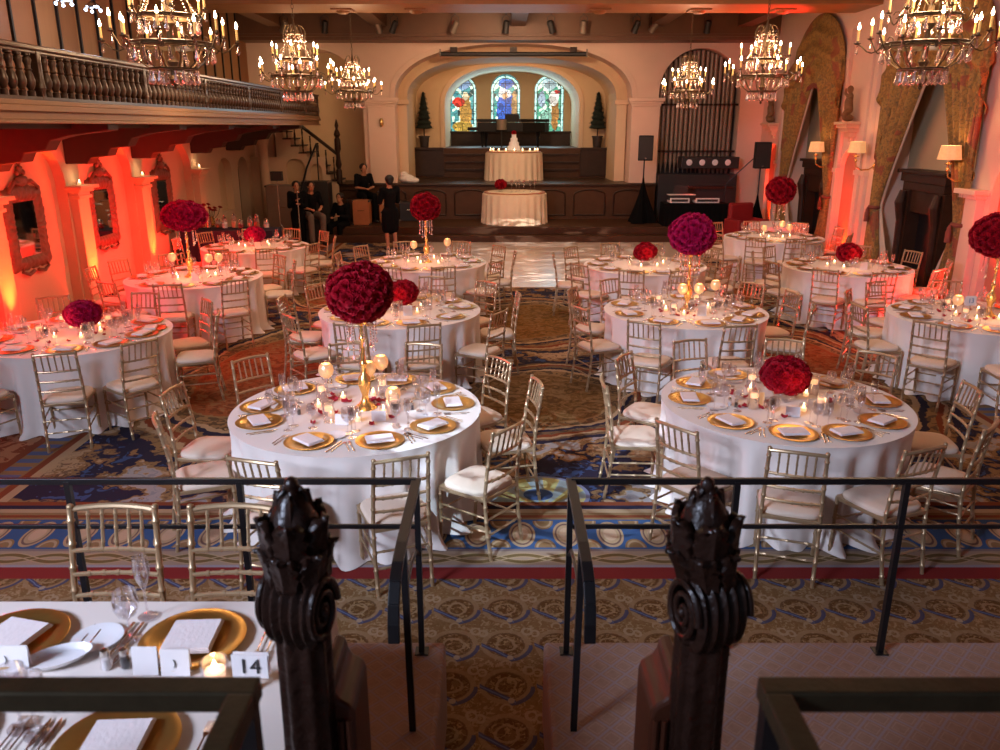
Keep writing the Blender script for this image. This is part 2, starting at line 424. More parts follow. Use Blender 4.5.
# ================================================================= THE ROOM
WL, WR, WB, CEIL = -6.6, 7.0, 22.45, 5.55
def arch_z(t, zs, rise, p): return zs+rise*max(0, 1-abs(t)**p)**(1/p)
def wall_arch(name, P, s0, s1, z0, z1, ops, m, N=28):
    mb = MB(); cur = s0
    def quad(a, b, za, zb_, zc, zd): mb.add([P(a, za, 0), P(b, zb_, 0), P(b, zd, 0), P(a, zc, 0)], [(0, 1, 2, 3)])
    for o in ops:
        s, hw, zb, zs, rise, p, dep = o[:7]
        quad(cur, s-hw, z0, z0, z1, z1)
        ts = [-cos(PI*i/N) for i in range(N+1)]
        for i in range(N):
            a, b = s+hw*ts[i], s+hw*ts[i+1]; za, zb2 = arch_z(ts[i], zs, rise, p), arch_z(ts[i+1], zs, rise, p)
            quad(a, b, za, zb2, z1, z1)
            if zb > z0: quad(a, b, z0, z0, zb, zb)
        line = [(s-hw, zb)]+[(s+hw*t, arch_z(t, zs, rise, p)) for t in ts]+[(s+hw, zb)]
        if zb > z0: line.append((s-hw, zb))
        for (a, za), (b, zb2) in zip(line, line[1:]):
            mb.add([P(a, za, 0), P(b, zb2, 0), P(b, zb2, dep), P(a, za, dep)], [(0, 1, 2, 3)])
        if len(o) > 7 and o[7]:
            poly = line if zb <= z0 else line[:-1]
            bk = MB(); bk.prism(poly, lambda a, b, t: P(a, b, t), dep-.002, dep+.05)
            struct(bk.build(o[8] if len(o) > 8 else 'wall_recess', o[7]))
        cur = s+hw
    quad(cur, s1, z0, z0, z1, z1)
    return struct(mb.build(name, m))
def mould(name, P, s, hw, zb, zs, rise, p, wd, th, m, N=30):
    """archivolt band around an opening"""
    mb = MB(); ts = [-cos(PI*i/N) for i in range(N+1)]
    inn = [(s-hw, zb)]+[(s+hw*t, arch_z(t, zs, rise, p)) for t in ts]+[(s+hw, zb)]
    out = [(s-hw-wd, zb)]+[(s+(hw+wd)*t, arch_z(t, zs, rise+wd, p)) for t in ts]+[(s+hw+wd, zb)]
    for i in range(len(inn)-1):
        a, b, c, d = inn[i], inn[i+1], out[i+1], out[i]
        mb.add([P(*a, 0), P(*b, 0), P(*b, -th), P(*a, -th)], [(0, 1, 2, 3)])
        mb.add([P(*a, -th), P(*b, -th), P(*c, -th*.6), P(*d, -th*.6)], [(0, 1, 2, 3)])
        mb.add([P(*d, -th*.6), P(*c, -th*.6), P(*c, 0), P(*d, 0)], [(0, 1, 2, 3)])
    return struct(mb.build(name, m))
struct(MB().grid(lambda u, v: (WL-.4+(WR-WL+.8)*u, -2+24.6*v, 0), 4, 8).build('floor', 'carpet', smooth=False))
struct(MB().box(WL-2, WR+.6, -2, 30, CEIL, CEIL+.1).build('ceiling', 'beam_dark', smooth=False))
PL = lambda s, z, d: (WL-d, s, z)
PR = lambda s, z, d: (WR+d, s, z)
PB = lambda s, z, d: (s, WB+d, z)
# left wall: arcade of shallow bays with piers between (the mirrors hang in the bays)
bays = [(6.2, 1.0), (9.3, .92), (11.58, .93), (13.88, .93), (16.45, 1.22)]
wall_arch('wall_left', PL, -2, 23.9, 0, 2.82, [(s, hw, .0, 1.9, .72, 2.0, .16, 'plaster') for s, hw in bays]+[(19.85, .48, .80, 1.75, .30, 2, .18, 'plaster_gold'), (21.25, .42, 0, 1.65, .38, 2, .25, 'dark_wood', 'door_3')], 'plaster')
struct(MB().box(WL-.06, WL, -2, WB, 2.82, CEIL).build('wall_left_upper', 'balcony_panels', smooth=False))
for i, y in enumerate([7.4+.62*k for k in range(24)]):
    struct(MB().box(WL, WL+.035, y-.022, y+.022, 2.9, CEIL).build('trim_balcony_stile', 'black_metal', smooth=False))
# piers with capitals
PIERS = [7.3, 10.43, 12.73, 15.02, 17.9]
for y in PIERS:
    mb = MB(); mb.box(WL, WL+.13, y-.17, y+.17, 0, 1.76)
    for k, (o, z0, z1) in enumerate(((.17, 1.70, 1.75), (.15, 1.75, 1.80), (.20, 1.80, 1.85), (.26, 1.85, 1.90))):
        mb.box(WL, WL+o, y-o+.0-.03, y+o+.03, z0, z1)
    mb.box(WL, WL+.17, y-.21, y+.21, 0, .12)
    struct(mb.build('trim_pier_left', 'plaster', smooth=False, bevel=.008))
# right wall: two tall arched windows, two small uplit niches and one large arch near the camera
wall_arch('wall_right', PR, -2, WB, 0, CEIL, [(6.4, .75, 0, 1.9, .6, 2, .3, 'plaster_pink'), (10.95, .72, 0, 1.85, .62, 2, .12, 'plaster_red_glow'), (13.62, 1.42, .02, 3.55, 1.42, 2, .4, 'plaster_khaki'), (16.60, .44, 0, 1.95, .40, 2, .09, 'plaster_red_glow'),
      (18.72, 1.40, .02, 3.55, 1.42, 2, .4, 'plaster_khaki'), (21.35, .42, 0, 1.95, .40, 2, .09, 'plaster_red_glow')], 'plaster_pink')
for y in (12.0, 15.78, 16.06, 17.14, 20.84, 9.95):
    mb = MB(); tall = y != 12.0 and y != 9.95
    if tall:
        mb.box(WR-.07, WR, y-.085, y+.085, 0, 4.6); mb.box(WR-.10, WR, y-.11, y+.11, 1.86, 1.95)
    else:
        mb.box(WR-.12, WR, y-.19, y+.19, 0, 1.76); mb.box(WR-.16, WR, y-.23, y+.23, 1.76, 1.82); mb.box(WR-.22, WR, y-.28, y+.28, 1.82, 1.89)
    struct(mb.build('trim_pilaster_right', 'plaster_pink', smooth=False, bevel=.006))
# back wall with proscenium, organ arch and stair alcove
wall_arch('wall_back', PB, WL-.3, WR, 0, CEIL, [(-4.85, 1.22, 0, 3.55, 1.15, 2, 1.3, 'plaster_gold'), (.35, 3.14, 1.27, 3.48, 1.34, 2.3, .75), (5.28, 1.08, .0, 3.62, 1.10, 2, .45, 'fixture_black')], 'plaster_pink')
mould('trim_1', PB, .35, 3.14, 3.48, 3.48, 1.34, 2.3, .14, .05, 'plaster_pink')
PB2 = lambda s, z, d: (s, 23.2+d, z)
wall_arch('wall_stage_inner', PB2, -3.4, 4.1, 1.2, CEIL, [(.32, 2.86, 1.27, 3.46, 1.10, 2.4, 2.3)], 'plaster_gold')
mould('trim_2', PB2, .32, 2.86, 1.3, 3.46, 1.10, 2.4, .10, .04, 'plaster_gold')
PB3 = lambda s, z, d: (s, 25.5+d, z)
wall_arch('wall_alcove_front', PB3, -3.6, 4.3, 1.2, CEIL, [(.36, 2.03, 2.13, 3.35, 1.14, 2.3, 3.0)], 'plaster_gold')
mould('trim_3', PB3, .36, 2.03, 2.15, 3.35, 1.14, 2.3, .13, .05, 'plaster')
PB4 = lambda s, z, d: (s, 28.5+d, z)
WIN = [(-1.29, 2.53, 4.42), (.185, 2.53, 4.47), (1.65, 2.53, 4.43)]
wall_arch('wall_alcove_back', PB4, -2.2, 2.9, 2.1, CEIL, [(x, .52, zb, zt-.52, .52, 2, .18) for x, zb, zt in WIN], 'plaster_gold')
# stage columns (proscenium piers) capitals
for x, xw in ((-3.14, .36), (3.86, .37)):
    mb = MB()
    for o, z0, z1 in ((.03, 3.28, 3.34), (.07, 3.34, 3.40), (.11, 3.40, 3.49)):
        mb.box(x-xw-o, x+xw+o, WB-.10-o, WB, z0, z1)
    mb.box(x-xw, x+xw, WB-.10, WB, 1.3, 3.28)
    struct(mb.build('trim_column', 'plaster_pink', smooth=False, bevel=.01))
for x, xw in ((-2.68, .14), (3.32, .14)):
    mb = MB(); mb.box(x-xw, x+xw, 23.08, 23.2, 1.3, 3.34); mb.box(x-xw-.06, x+xw+.06, 23.0, 23.2, 3.34, 3.46)
    struct(mb.build('trim_inner_column', 'plaster', smooth=False, bevel=.01))
# ceiling beams
def beam(name, y0, y1, z0, m, steps=((0, 0), (.06, .12), (.12, .26))):
    mb = MB()
    for o, dz in steps: mb.box(WL, WR, y0-o, y1+o, z0+dz, CEIL)
    struct(mb.build(name, m, smooth=False, bevel=.01))
beam('trim_beam_front', 16.0, 17.2, 4.90, 'beam_wood')
beam('trim_beam_back', 21.75, 22.5, 4.84, 'beam_dark', ((0, 0), (.05, .08)))
struct(MB().box(WL, WR, 21.66, 21.72, 4.98, CEIL).build('trim_beam_fascia', 'beam_dark', smooth=False))
for y in (2.6, 7.0, 11.6): beam('trim_beam_hall', y, y+1.0, 4.95, 'beam_wood')
for x in (-3, .45, 3.9, -5.6, 6.1):
    struct(MB().box(x-.18, x+.18, 17.3, 21.7, 5.15, CEIL).build('trim_beam_long', 'beam_dark', smooth=False))
for x in (-1.6, 1.9, 3.8, -3.0, 5.4):
    mb = MB(); mb.lathe([(.02, 0), (.10, .01), (.14, .05), (.16, .09)], 8, (x, 16.7, 4.815)); mb.box(x-.2, x+.2, 16.5, 16.9, 4.87, 4.90)
    tag(mb.build('beam_rosette', 'beam_wood'), 'carved wooden rosette under the front ceiling beam', 'rosette', 'rosettes under the ceiling beam')
# ------------------------------------------------ stage and steps
mb = MB()
mb.box(-4.6, 4.75, 20.05, WB, 0, .17); mb.box(-4.4, 4.75, 20.43, WB, .17, .35)
struct(mb.build('trim_stage_steps', 'stage_wood', smooth=False, bevel=.012))
mb = MB(); mb.box(-4.55, 4.2, 22.26, 25.6, .35, 1.24)
struct(mb.build('wall_stage_front', 'stage_wood', smooth=False))
mb = MB(); mb.box(-4.6, 4.23, 22.20, 25.6, 1.24, 1.29)
struct(mb.build('floor_stage', 'stage_top', smooth=False, bevel=.012))
for i in range(8):
    x = -4.05+i*1.08
    mb = MB(); N = 10; hw = .42
    line = [(x-hw, .46)]+[(x-hw*cos(PI*k/N), 1.0+.13*sin(PI*k/N)) for k in range(N+1)]+[(x+hw, .46)]
    for (a, b), (c, d) in zip(line, line[1:]): mb.tube([(a, 22.25, b), (c, 22.25, d)], .022, 6)
    mb.tube([(x-hw, 22.25, .46), (x+hw, 22.25, .46)], .022, 6)
    struct(mb.build('trim_stage_panel', 'dark_wood'))
mb = MB(); mb.box(-3.3, 4.0, 24.9, 28.6, 1.29, 2.15)
struct(mb.build('wall_stage_riser', 'stage_wood', smooth=False, bevel=.01))
for z in (1.5, 1.72, 1.94):
    struct(MB().box(-1.65, 2.36, 24.82, 24.9, z, z+.05).build('trim_stage_riser', 'dark_wood', smooth=False))
mb = MB(); mb.box(-3.2, -1.68, 24.84, 24.9, 1.35, 2.15); mb.box(2.4, 3.9, 24.84, 24.9, 1.35, 2.15)
mb.box(-3.2, -1.68, 24.78, 24.9, 2.10, 2.17); mb.box(2.4, 3.9, 24.78, 24.9, 2.10, 2.17)
struct(mb.build('trim_stage_side_panel', 'dark_wood', smooth=False, bevel=.008))
# dark rail below the stained glass
mb = MB(); mb.box(-1.65, 2.35, 28.1, 28.2, 2.15, 2.58); mb.box(-1.68, 2.38, 28.05, 28.25, 2.56, 2.62)
struct(mb.build('baseboard_alcove', 'dark_wood', smooth=False, bevel=.01))
# projection screen housing under the proscenium
t = thing('screen_housing', 'long dark slim screen casing hanging across the stage arch', 'screen', (.35, 22.35, 4.56))
MB().tube([(-1.88, 0, 0), (1.88, 0, 0)], .055, 12).build('casing', 'fixture_black', t); 
for x in (-1.55, 0, 1.55): MB().box(x-.09, x+.09, -.05, .05, .05, .17).build('mount', 'dark_wood', t)
for x in (-1.9, 1.9): MB().box(x-.015, x+.015, -.06, .06, -.07, .12).build('end_plate', 'fixture_grey', t)
# ------------------------------------------------ stained glass windows
def stained(seed, figs, bg):
    def fn(nt, vec, x, y, z):
        vo = nt.nodes.new('ShaderNodeTexVoronoi'); vo.inputs['Scale'].default_value = 7.5; nt.links.new(vec, vo.inputs['Vector'])
        ve = nt.nodes.new('ShaderNodeTexVoronoi'); ve.feature = 'DISTANCE_TO_EDGE'; ve.inputs['Scale'].default_value = 7.5; nt.links.new(vec, ve.inputs['Vector'])
        h = V(nt, vo.outputs['Color']); sp = nt.nodes.new('ShaderNodeSeparateColor'); nt.links.new(vo.outputs['Color'], sp.inputs[0]); r1 = V(nt, sp.outputs[0]); r2 = V(nt, sp.outputs[1])
        wob = (tex_noise(nt, 6, 2, vec)-.5)*.16
        c = mixc(nt, r1, bg[0], bg[1]); c = mixc(nt, r1.gt(.72), c, (.62, .85, .72)); c = mixc(nt, r1.lt(.16), c, (.02, .06, .06))
        for cx, cz, rx, rz, col in figs:
            inn = length((x-cx+wob)*(1/rx), (z-cz+wob)*(1/rz)).lt(1.0)
            c = mixc(nt, inn, c, mixc(nt, r2, [v*.35 for v in col], col))
        # pale border strip with lead
        ax = x.abs(); rr = length(x, z-1.38); edge = (ax*z.lt(1.38)).max(rr*z.gt(1.38))
        edge = edge.max((.46-z)*z.lt(.2))
        c = mixc(nt, edge.gt(.40), c, (.45, .82, .78)); c = mixc(nt, edge.band(.39, .415), c, (.01, .01, .012)); c = mixc(nt, edge.gt(.475), c, (.03, .16, .17))
        lead = V(nt, ve.outputs['Distance']).lt(.028); grid = ((z*3.1).fract()-.5).abs().gt(.475).max(x.abs().lt(.008))
        return mixc(nt, lead.max(grid), c, (.004, .005, .006))
    m = bpy.data.materials.new('stained_glass'); m.use_nodes = True; nt = m.node_tree; b = nt.nodes['Principled BSDF']
    vec, x, y, z = nodes_xyz(nt); c = fn(nt, vec, x, y, z)
    nt.links.new(c, b.inputs['Base Color']); nt.links.new(c, b.inputs['Emission Color']); b.inputs['Emission Strength'].default_value = 1.5; b.inputs['Roughness'].default_value = .2
    return m
SG = [stained(1, [(.12, .65, .20, .62, (.55, .30, .06)), (-.10, 1.02, .20, .16, (.75, .05, .03)), (.12, 1.22, .10, .14, (.85, .75, .5)), (0, .22, .34, .18, (.55, .36, .06)), (0, 1.62, .3, .2, (.35, .55, .85))], ((.03, .16, .22), (.10, .38, .36))),
      stained(2, [(.0, .75, .30, .62, (.03, .13, .62)), (-.02, 1.30, .22, .16, (.80, .85, .9)), (-.02, 1.22, .08, .10, (.7, .4, .2)), (.30, .9, .10, .5, (.45, .28, .12)), (.02, 1.62, .26, .16, (.06, .20, .72)), (.1, .3, .3, .14, (.3, .26, .12))], ((.03, .20, .26), (.07, .40, .28))),
      stained(3, [(.20, .70, .13, .60, (.42, .20, .05)), (.16, 1.15, .16, .24, (.9, .9, .85)), (-.24, 1.1, .12, .26, (.35, .5, .65)), (.27, 1.36, .09, .06, (.7, .05, .04)), (0, 1.6, .24, .2, (.5, .7, .75)), (-.1, .5, .2, .3, (.25, .55, .45))], ((.03, .18, .14), (.10, .42, .26)))]
for i, (x, zb, zt) in enumerate(WIN):
    W = thing('window_%d' % (i+1), 'stained glass', 'window', (x, 28.55, zb)); del W['label']; del W['category']; struct(W)
    h = zt-zb; hw = .52; N = 24
    line = [(-hw, 0)]+[(-hw*cos(PI*k/N), h-hw+hw*sin(PI*k/N)) for k in range(N+1)]+[(hw, 0)]
    MB().prism(line, lambda a, b, t: (a, t, b), .03, .05).build('stained_glass_pane', SG[i], W, smooth=False)
    mb = MB(); mb.tube([(a, 0, b) for a, b in line]+[(-hw, 0, 0)], .035, 6); mb.build('window_frame', 'plaster', W)
    mb = MB()
    for z in (.45, .9, 1.35): mb.tube([(-hw, .02, z), (hw, .02, z)], .008, 5)
    mb.build('glazing_bar', 'black_metal', W)
# cool daylight entering through the stained glass
light('stained_glass_daylight', 'AREA', (.35, 28.3, 3.6), 70, (.50, .85, 1.0), (.35, 25.0, 2.6), 3.4, 1.4)
# ------------------------------------------------ left balcony
XB = -4.7
bal = thing('balcony', 'dark balustraded timber balcony along the left wall', 'balcony', (0, 0, 0))
YB0, YB1 = 6.6, 21.9
MB().box(WL, XB-.02, YB0, YB1, 2.86, 2.93).build('balcony_floor', 'bracket_wood', bal, smooth=False)
mb = MB(); mb.box(XB-.10, XB, YB0, YB1, 2.83, 2.91); mb.box(XB-.12, XB+.045, YB0, YB1, 2.91, 2.97); mb.box(XB-.12, XB+.02, YB0, YB1, 2.97, 3.02); mb.box(XB-.12, XB+.03, YB0, YB1, 2.795, 2.83)
mb.build('fascia', 'fascia_wood', bal, smooth=False, bevel=.008)
MB().box(XB-.09, XB+.01, YB0, YB1, 3.02, 3.055).build('bottom_rail', 'baluster_wood', bal, smooth=False)
mb = MB(); mb.box(XB-.10, XB+.03, YB0, YB1, 3.50, 3.55); mb.box(XB-.075, XB+.005, YB0, YB1, 3.465, 3.50)
mb.build('handrail', 'rail_wood', bal, smooth=False, bevel=.012)
prof = [(.034, 0), (.034, .055), (.022, .065), (.030, .08), (.045, .12), (.048, .16), (.036, .215), (.024, .245), (.034, .26), (.024, .275), (.028, .31), (.040, .35), (.032, .375), (.022, .385), (.036, .395), (.036, .415)]
b0 = None; yb = YB0+.1; k = 0; bme = MB().lathe(prof, 10).mesh('baluster', 'baluster_wood')
while yb < YB1-.1 and k < 97:
    o = bpy.data.objects.new('baluster', bme); COL.objects.link(o); o.parent = bal; o.location = (XB-.035, yb, 3.052); o.scale = (1.12, 1.12, 1); yb += .158; k += 1
for y in (8.75, 11.3, 13.6, 15.9, 18.2, 20.4, 21.85):
    mb = MB(); mb.box(XB-.085, XB+.012, y-.04, y+.04, 3.02, 3.50); mb.lathe([(.03, 0), (.055, .1), (.035, .24), (.045, .34), (.03, .42)], 10, (XB-.02, y, 3.04)); mb.build('rail_post', 'baluster_wood', bal, smooth=False, bevel=.01)
for y in [6.95]+PIERS[0:]+[20.2]:
    mb = MB(); L = XB-.1-WL
    out = [(0, 2.22), (.34, 2.22), (.40, 2.31), (.66, 2.34), (.72, 2.45), (.98, 2.48), (1.06, 2.60), (1.3, 2.66), (L, 2.72), (L, 2.86), (0, 2.86)]
    mb.prism(out, lambda a, b, t: (WL+a, y+t, b), -.14, .14); mb.build('bracket', 'bracket_wood', bal, smooth=False, bevel=.012)
for x in (-5.9, -5.3):
    MB().box(x-.05, x+.05, YB0, YB1, 2.74, 2.86).build('joist', 'bracket_wood', bal, smooth=False)
# cool pendant lamps over the balcony
for x, y, z in ((-5.85, 11.75, 4.33), (-5.75, 12.35, 4.33)):
    t = thing('pendant_lamp', 'cool white bulbs of a small crystal pendant lamp over the balcony', 'lamp', (x, y, z), group='pendants over the balcony')
    MB().tube([(0, 0, .12), (0, 0, CEIL-z-.0)], .008, 6).build('cord', 'black_metal', t); MB().lathe([(.02, .12), (.06, .09), (.12, .05), (.10, .03)], 12).build('canopy', 'silver', t)
    for a in range(3): MB().ball((.11*cos(a*2.1), .11*sin(a*2.1), 0), .022).build('bulb', 'bulb_cool', t)
    light('pendant_light', 'POINT', (x+.1, y, z-.1), 14, (.6, .75, 1), size=.1)
# ------------------------------------------------ spot cans on the back beam
for i, (px, tilt, m_) in enumerate(((-5.3, .5, 'fixture_grey'), (-4.3, .2, 'fixture_black'), (-3.0, -.3, 'fixture_grey'), (-2.6, .5, 'fixture_black'), (-1.1, .5, 'fixture_grey'), (.15, .1, 'fixture_black'), (1.25, -.35, 'fixture_black'), (2.05, .0, 'fixture_grey'), (3.35, .3, 'fixture_black'), (3.8, .6, 'fixture_grey'), (5.1, 0, 'fixture_black'))):
    t = thing('spotlight', 'small %s spotlight can clamped under the stage beam, %s one from the left' % ('grey' if 'grey' in m_ else 'black', ['first', 'second', 'third', 'fourth', 'fifth', 'sixth', 'seventh', 'eighth', 'ninth', 'tenth', 'eleventh'][i]), 'spotlight', (px, 21.35, 5.12))
    M_ = Matrix.Rotation(tilt, 4, 'Y') @ Matrix.Rotation(.5, 4, 'X')
    MB().lathe([(.055, .13), (.07, .10), (.075, -.12), (.082, -.13), (.082, -.16)], 14, M=M_).build('can', m_, t)
    MB().lathe([(.001, -.15), (.066, -.15)], 14, M=M_, cap=False).build('lens', 'silver', t)
    mb = MB(); mb.tube([(-.09, 0, 0), (-.09, 0, .2), (0, 0, .26), (.09, 0, .2), (.09, 0, 0)], .008, 5); mb.tube([(0, 0, .25), (0, 0, .43)], .014, 6); mb.build('yoke', 'fixture_black', t)
# ------------------------------------------------ stair in the back left corner
st = thing('corner_staircase', 'cream staircase with dark turned balusters in the back left corner', 'staircase', (0, 0, 0))
mb = MB(); pts = []
X0, Z0, X1, Z1 = -5.95, 2.80, -4.35, 1.36; n = 8
for i in range(n): mb.box(X0+(X1-X0)*i/n, X0+(X1-X0)*(i+1)/n, 22.15, 23.2, .3, Z0+(Z1-Z0)*(i+1)/n)
mb.build('steps', 'plaster', st, smooth=False)
for i in range(n):
    xa, za = X0+(X1-X0)*i/n, Z0+(Z1-Z0)*(i+1)/n
    MB().box(xa-.0, xa+(X1-X0)/n+.02, 22.11, 23.2, za, za+.035).build('tread', 'dark_wood', st, smooth=False)
    MB().lathe([(r*.62, z*1.45) for r, z in prof], 8, (xa+.1, 22.22, za+.03)).build('baluster', 'dark_wood', st)
mb = MB(); mb.tube([(X0, 22.22, Z0+.62-.1), (X1+.06, 22.22, Z1+.66)], .045, 8); mb.build('handrail', 'dark_wood', st)
mb = MB(); mb.lathe([(.08, 0), (.08, .35), (.05, .40), (.085, .5), (.06, .65), (.05, .8), (.085, .9), (.08, 1.15), (.05, 1.2), (.09, 1.27), (.06, 1.36), (.03, 1.42), (.055, 1.5), (.035, 1.58), (.01, 1.66)], 12, (-4.32, 22.2, 1.29))
mb.build('newel_post', 'dark_wood', st)
mb = MB(); mb.tube([(-4.75, 21.6, 2.35), (-4.95, 21.2, 1.75), (-5.1, 20.9, 1.1), (-5.1, 20.9, 0)], .025, 8); mb.tube([(-4.75, 21.6, 2.35), (-4.75, 21.6, 1.0), (-4.75, 21.6, .36)], .018, 6)
tag(mb.build('stair_rail', 'black_metal'), 'thin black curved handrail rising beside the corner staircase', 'handrail')
wall_arch('wall_stair_side', lambda s, z, d: (s, 21.95+d, z), WL, -4.62, 0, 2.0, [(-5.42, .26, 1.2, 1.72, .24, 2, .14, 'plaster_gold'), (-4.88, .16, 1.3, 1.66, .16, 2, .10, 'plaster_gold')], 'plaster')
mb = MB(); mb.lathe([(.17, 0), (.17, .12), (.13, .16), (.125, 2.3), (.15, 2.34), (.18, 2.42), (.20, 2.5), (.20, 2.8)], 14, (-6.15, 21.6, 0)); struct(mb.build('trim_corner_column', 'plaster'))
light('stair_fill', 'POINT', (-4.9, 21.2, 3.4), 45, (1, .68, .38), size=.2)  # added warm fill to brighten the stair wall, no lamp hangs here
# ------------------------------------------------ dance floor
mb = MB(); mb.box(-1.72, 4.35, 14.2, 20.03, .001, .02)
tag(mb.build('dance_floor', 'dance_floor', smooth=False, bevel=.004), 'pale glossy dance floor laid in front of the stage steps', 'dance floor')
# ------------------------------------------------ platforms beside the camera and the landing
mb = MB(); mb.box(-6, -.255, -.5, 3.24, 0, .45); struct(mb.build('floor_platform_left', 'platform_carpet', smooth=False, bevel=.02))
mb = MB(); mb.box(.205, 6.5, -.5, 3.24, 0, .45); struct(mb.build('floor_platform_right', 'platform_carpet', smooth=False, bevel=.02))
mb = MB(); mb.box(-6, 6.5, -1.9, .95, .45, 1.0); mb.box(-.255, .205, .9, 1.2, 0, .82); mb.box(-.255, .205, 1.2, 1.5, 0, .64); mb.box(-.255, .205, 1.5, 1.8, 0, .46); mb.box(-.255, .205, 1.8, 2.1, 0, .30); mb.box(-.255, .205, 2.1, 2.4, 0, .15)
struct(mb.build('floor_landing', 'platform_carpet', smooth=False, bevel=.01))
# ================================================================= CHIAVARI CHAIRS
def bamboo(mb, pts, r, n=8, every=.11):
    """tapering rod with turned bamboo rings"""
    P_ = [Vector(p) for p in pts]; out = []; rad = []
    for a, b in zip(P_, P_[1:]):
        L = (b-a).length; k = max(1, round(L/every))
        for i in range(k):
            for t, rr in ((0, 1.0), (.42, 1.0), (.47, 1.32), (.53, 1.32), (.58, 1.0)):
                out.append(a.lerp(b, (i+t)/k)); rad.append(r*rr)
    out.append(P_[-1]); rad.append(r)
    mb.tube(out, rad, n)
def make_chair(label):
    """seat centre at origin, backrest at -y, sitter faces +y"""
    t = thing('chiavari_chair', label, 'chair')
    SW, SD = .205, .195
    # rear legs run up into the raked back posts
    for s in (-1, 1):
        mb = MB(); bamboo(mb, [(s*.172, -.235, 0), (s*.175, -.20, .22), (s*.174, -.185, .43)], .0125, 8, .11); bamboo(mb, [(s*.174, -.185, .43), (s*.170, -.20, .62), (s*.164, -.245, .90)], .0125, 8, .095)
        mb.ball((s*.164, -.247, .908), (.015, .015, .012), 8, 5); mb.build('leg', 'chair_gold', t)
    for s in (-1, 1):
        mb = MB(); bamboo(mb, [(s*.195, .185, .43), (s*.19, .19, .22), (s*.185, .20, 0)], .0125, 8, .11); mb.build('leg', 'chair_gold', t)
    mb = MB(); mb.prism([(-.18, -.195), (.18, -.195), (.21, .16), (.19, .20), (-.19, .20), (-.21, .16)], lambda a, b, z: (a, b, z), .41, .437); mb.build('seat_frame', 'chair_gold', t, smooth=False, bevel=.005)
    def cush(u, v):
        a = 2*PI*u; ex = .5
        cx, cy = cos(a), sin(a)
        sx = abs(cx)**ex*(1 if cx > 0 else -1); sy = abs(cy)**ex*(1 if cy > 0 else -1)
        prof_ = [(1, 0), (1.02, .012), (1.0, .026), (.93, .036), (.6, .044), (.0, .047)]
        f, z = prof_[min(5, int(round(v*5)))]
        wdt = .185+.018*(sy*.5+.5)
        return (sx*wdt*f, .005+sy*.19*f, .438+z)
    MB().grid(cush, 32, 5, wrap=True).build('seat_cushion', 'cushion', t)
    def back(z):  # y of the raked back at height z
        return -.185-(z-.43)*.04-max(0, z-.6)**1.3*.22
    def bow(x, z): return (x, back(z)-.0-.018*(1-(x/.167)**2), z)
    mb = MB(); mb.tube([bow(x, .895+.008*(1-(x/.167)**2)) for x in (-.164, -.12, -.06, 0, .06, .12, .164)], .0125, 8); mb.build('top_rail', 'chair_gold', t)
    for z in (.735, .64, .55):
        mb = MB(); mb.tube([bow(x, z) for x in (-.167, -.09, 0, .09, .167)], .0095, 7)
        for x in (-.11, -.055, 0, .055, .11): mb.tube([bow(x-.006, z), bow(x+.006, z)], .0125, 7)
        mb.build('cross_rail', 'chair_gold', t)
    for x in (-.104, -.052, 0, .052, .104):
        mb = MB(); bamboo(mb, [bow(x, .735), bow(x, .9)], .0068, 6, .055); mb.build('spindle', 'chair_gold', t)
    for a, b in (((-.19, .19, .20), (-.177, -.20, .20)), ((.19, .19, .20), (.177, -.20, .20)), ((-.19, .19, .30), (-.178, -.195, .30)), ((.19, .19, .30), (.178, -.195, .30)), ((-.19, .19, .26), (.19, .19, .26)), ((-.178, -.205, .17), (.178, -.205, .17)), ((-.178, -.195, .28), (.178, -.195, .28))):
        mb = MB(); bamboo(mb, [a, b], .0075, 6, .12); mb.build('stretcher', 'chair_gold', t)
    return t
# ================================================================= TABLES
R_T, H_T = .915, .76
TAB = {'A': (-1.06, 5.62, 'front table left of aisle'), 'B': (2.16, 5.78, 'front table right of aisle'), 'D': (-1.14, 8.98, 'second table left of aisle'), 'C': (2.11, 8.97, 'second table right of aisle'),
       'E': (-1.13, 12.36, 'third table left of aisle'), 'F': (2.19, 12.1, 'third table right of aisle'), 'J': (-4.30, 7.90, 'front table by left wall'), 'K': (-4.26, 11.1, 'middle table by left wall'),
       'L': (-4.28, 14.1, 'back table by left wall'), 'I': (5.28, 8.68, 'front table by right wall'), 'G': (5.19, 11.95, 'middle table by right wall'), 'H': (5.19, 15.32, 'back table by right wall')}
SEATS = {'A': [141, 180, 207, 253, 291, 327, 8, 39, 73, 103], 'B': [222, 255, 287, 321, 357, 37, 71, 109, 145, 176], 'C': [201, 240, 281, 338, 12, 40, 78, 121, 157],
         'D': [255, 286, 327, 9, 44, 78, 108, 145, 180, 221], 'E': [147, 183, 219, 252, 285, 320, 2, 33, 69, 112], 'F': [282, 316, 252, 217, 177, 141, 105, 75, 30, 350],
         'G': [236, 266, 306, 345, 25, 60, 92, 128, 162, 199], 'H': [127, 170, 206, 238, 268, 325, 10, 50, 90], 'K': [276, 312, 18, 46, 90, 125, 159, 186, 240],
         'L': [262, 294, 328, 5, 42, 77, 110, 147, 185], 'I': [222, 258, 295, 151, 185, 115, 75, 35], 'J': [250, 291, 320, 12, 43, 83, 126, 165, 205]}
def clock(a):
    h = round(((90-a) % 360)/30) % 12
    return ['twelve', 'one', 'two', 'three', 'four', 'five', 'six', 'seven', 'eight', 'nine', 'ten', 'eleven'][h]+" o'clock"
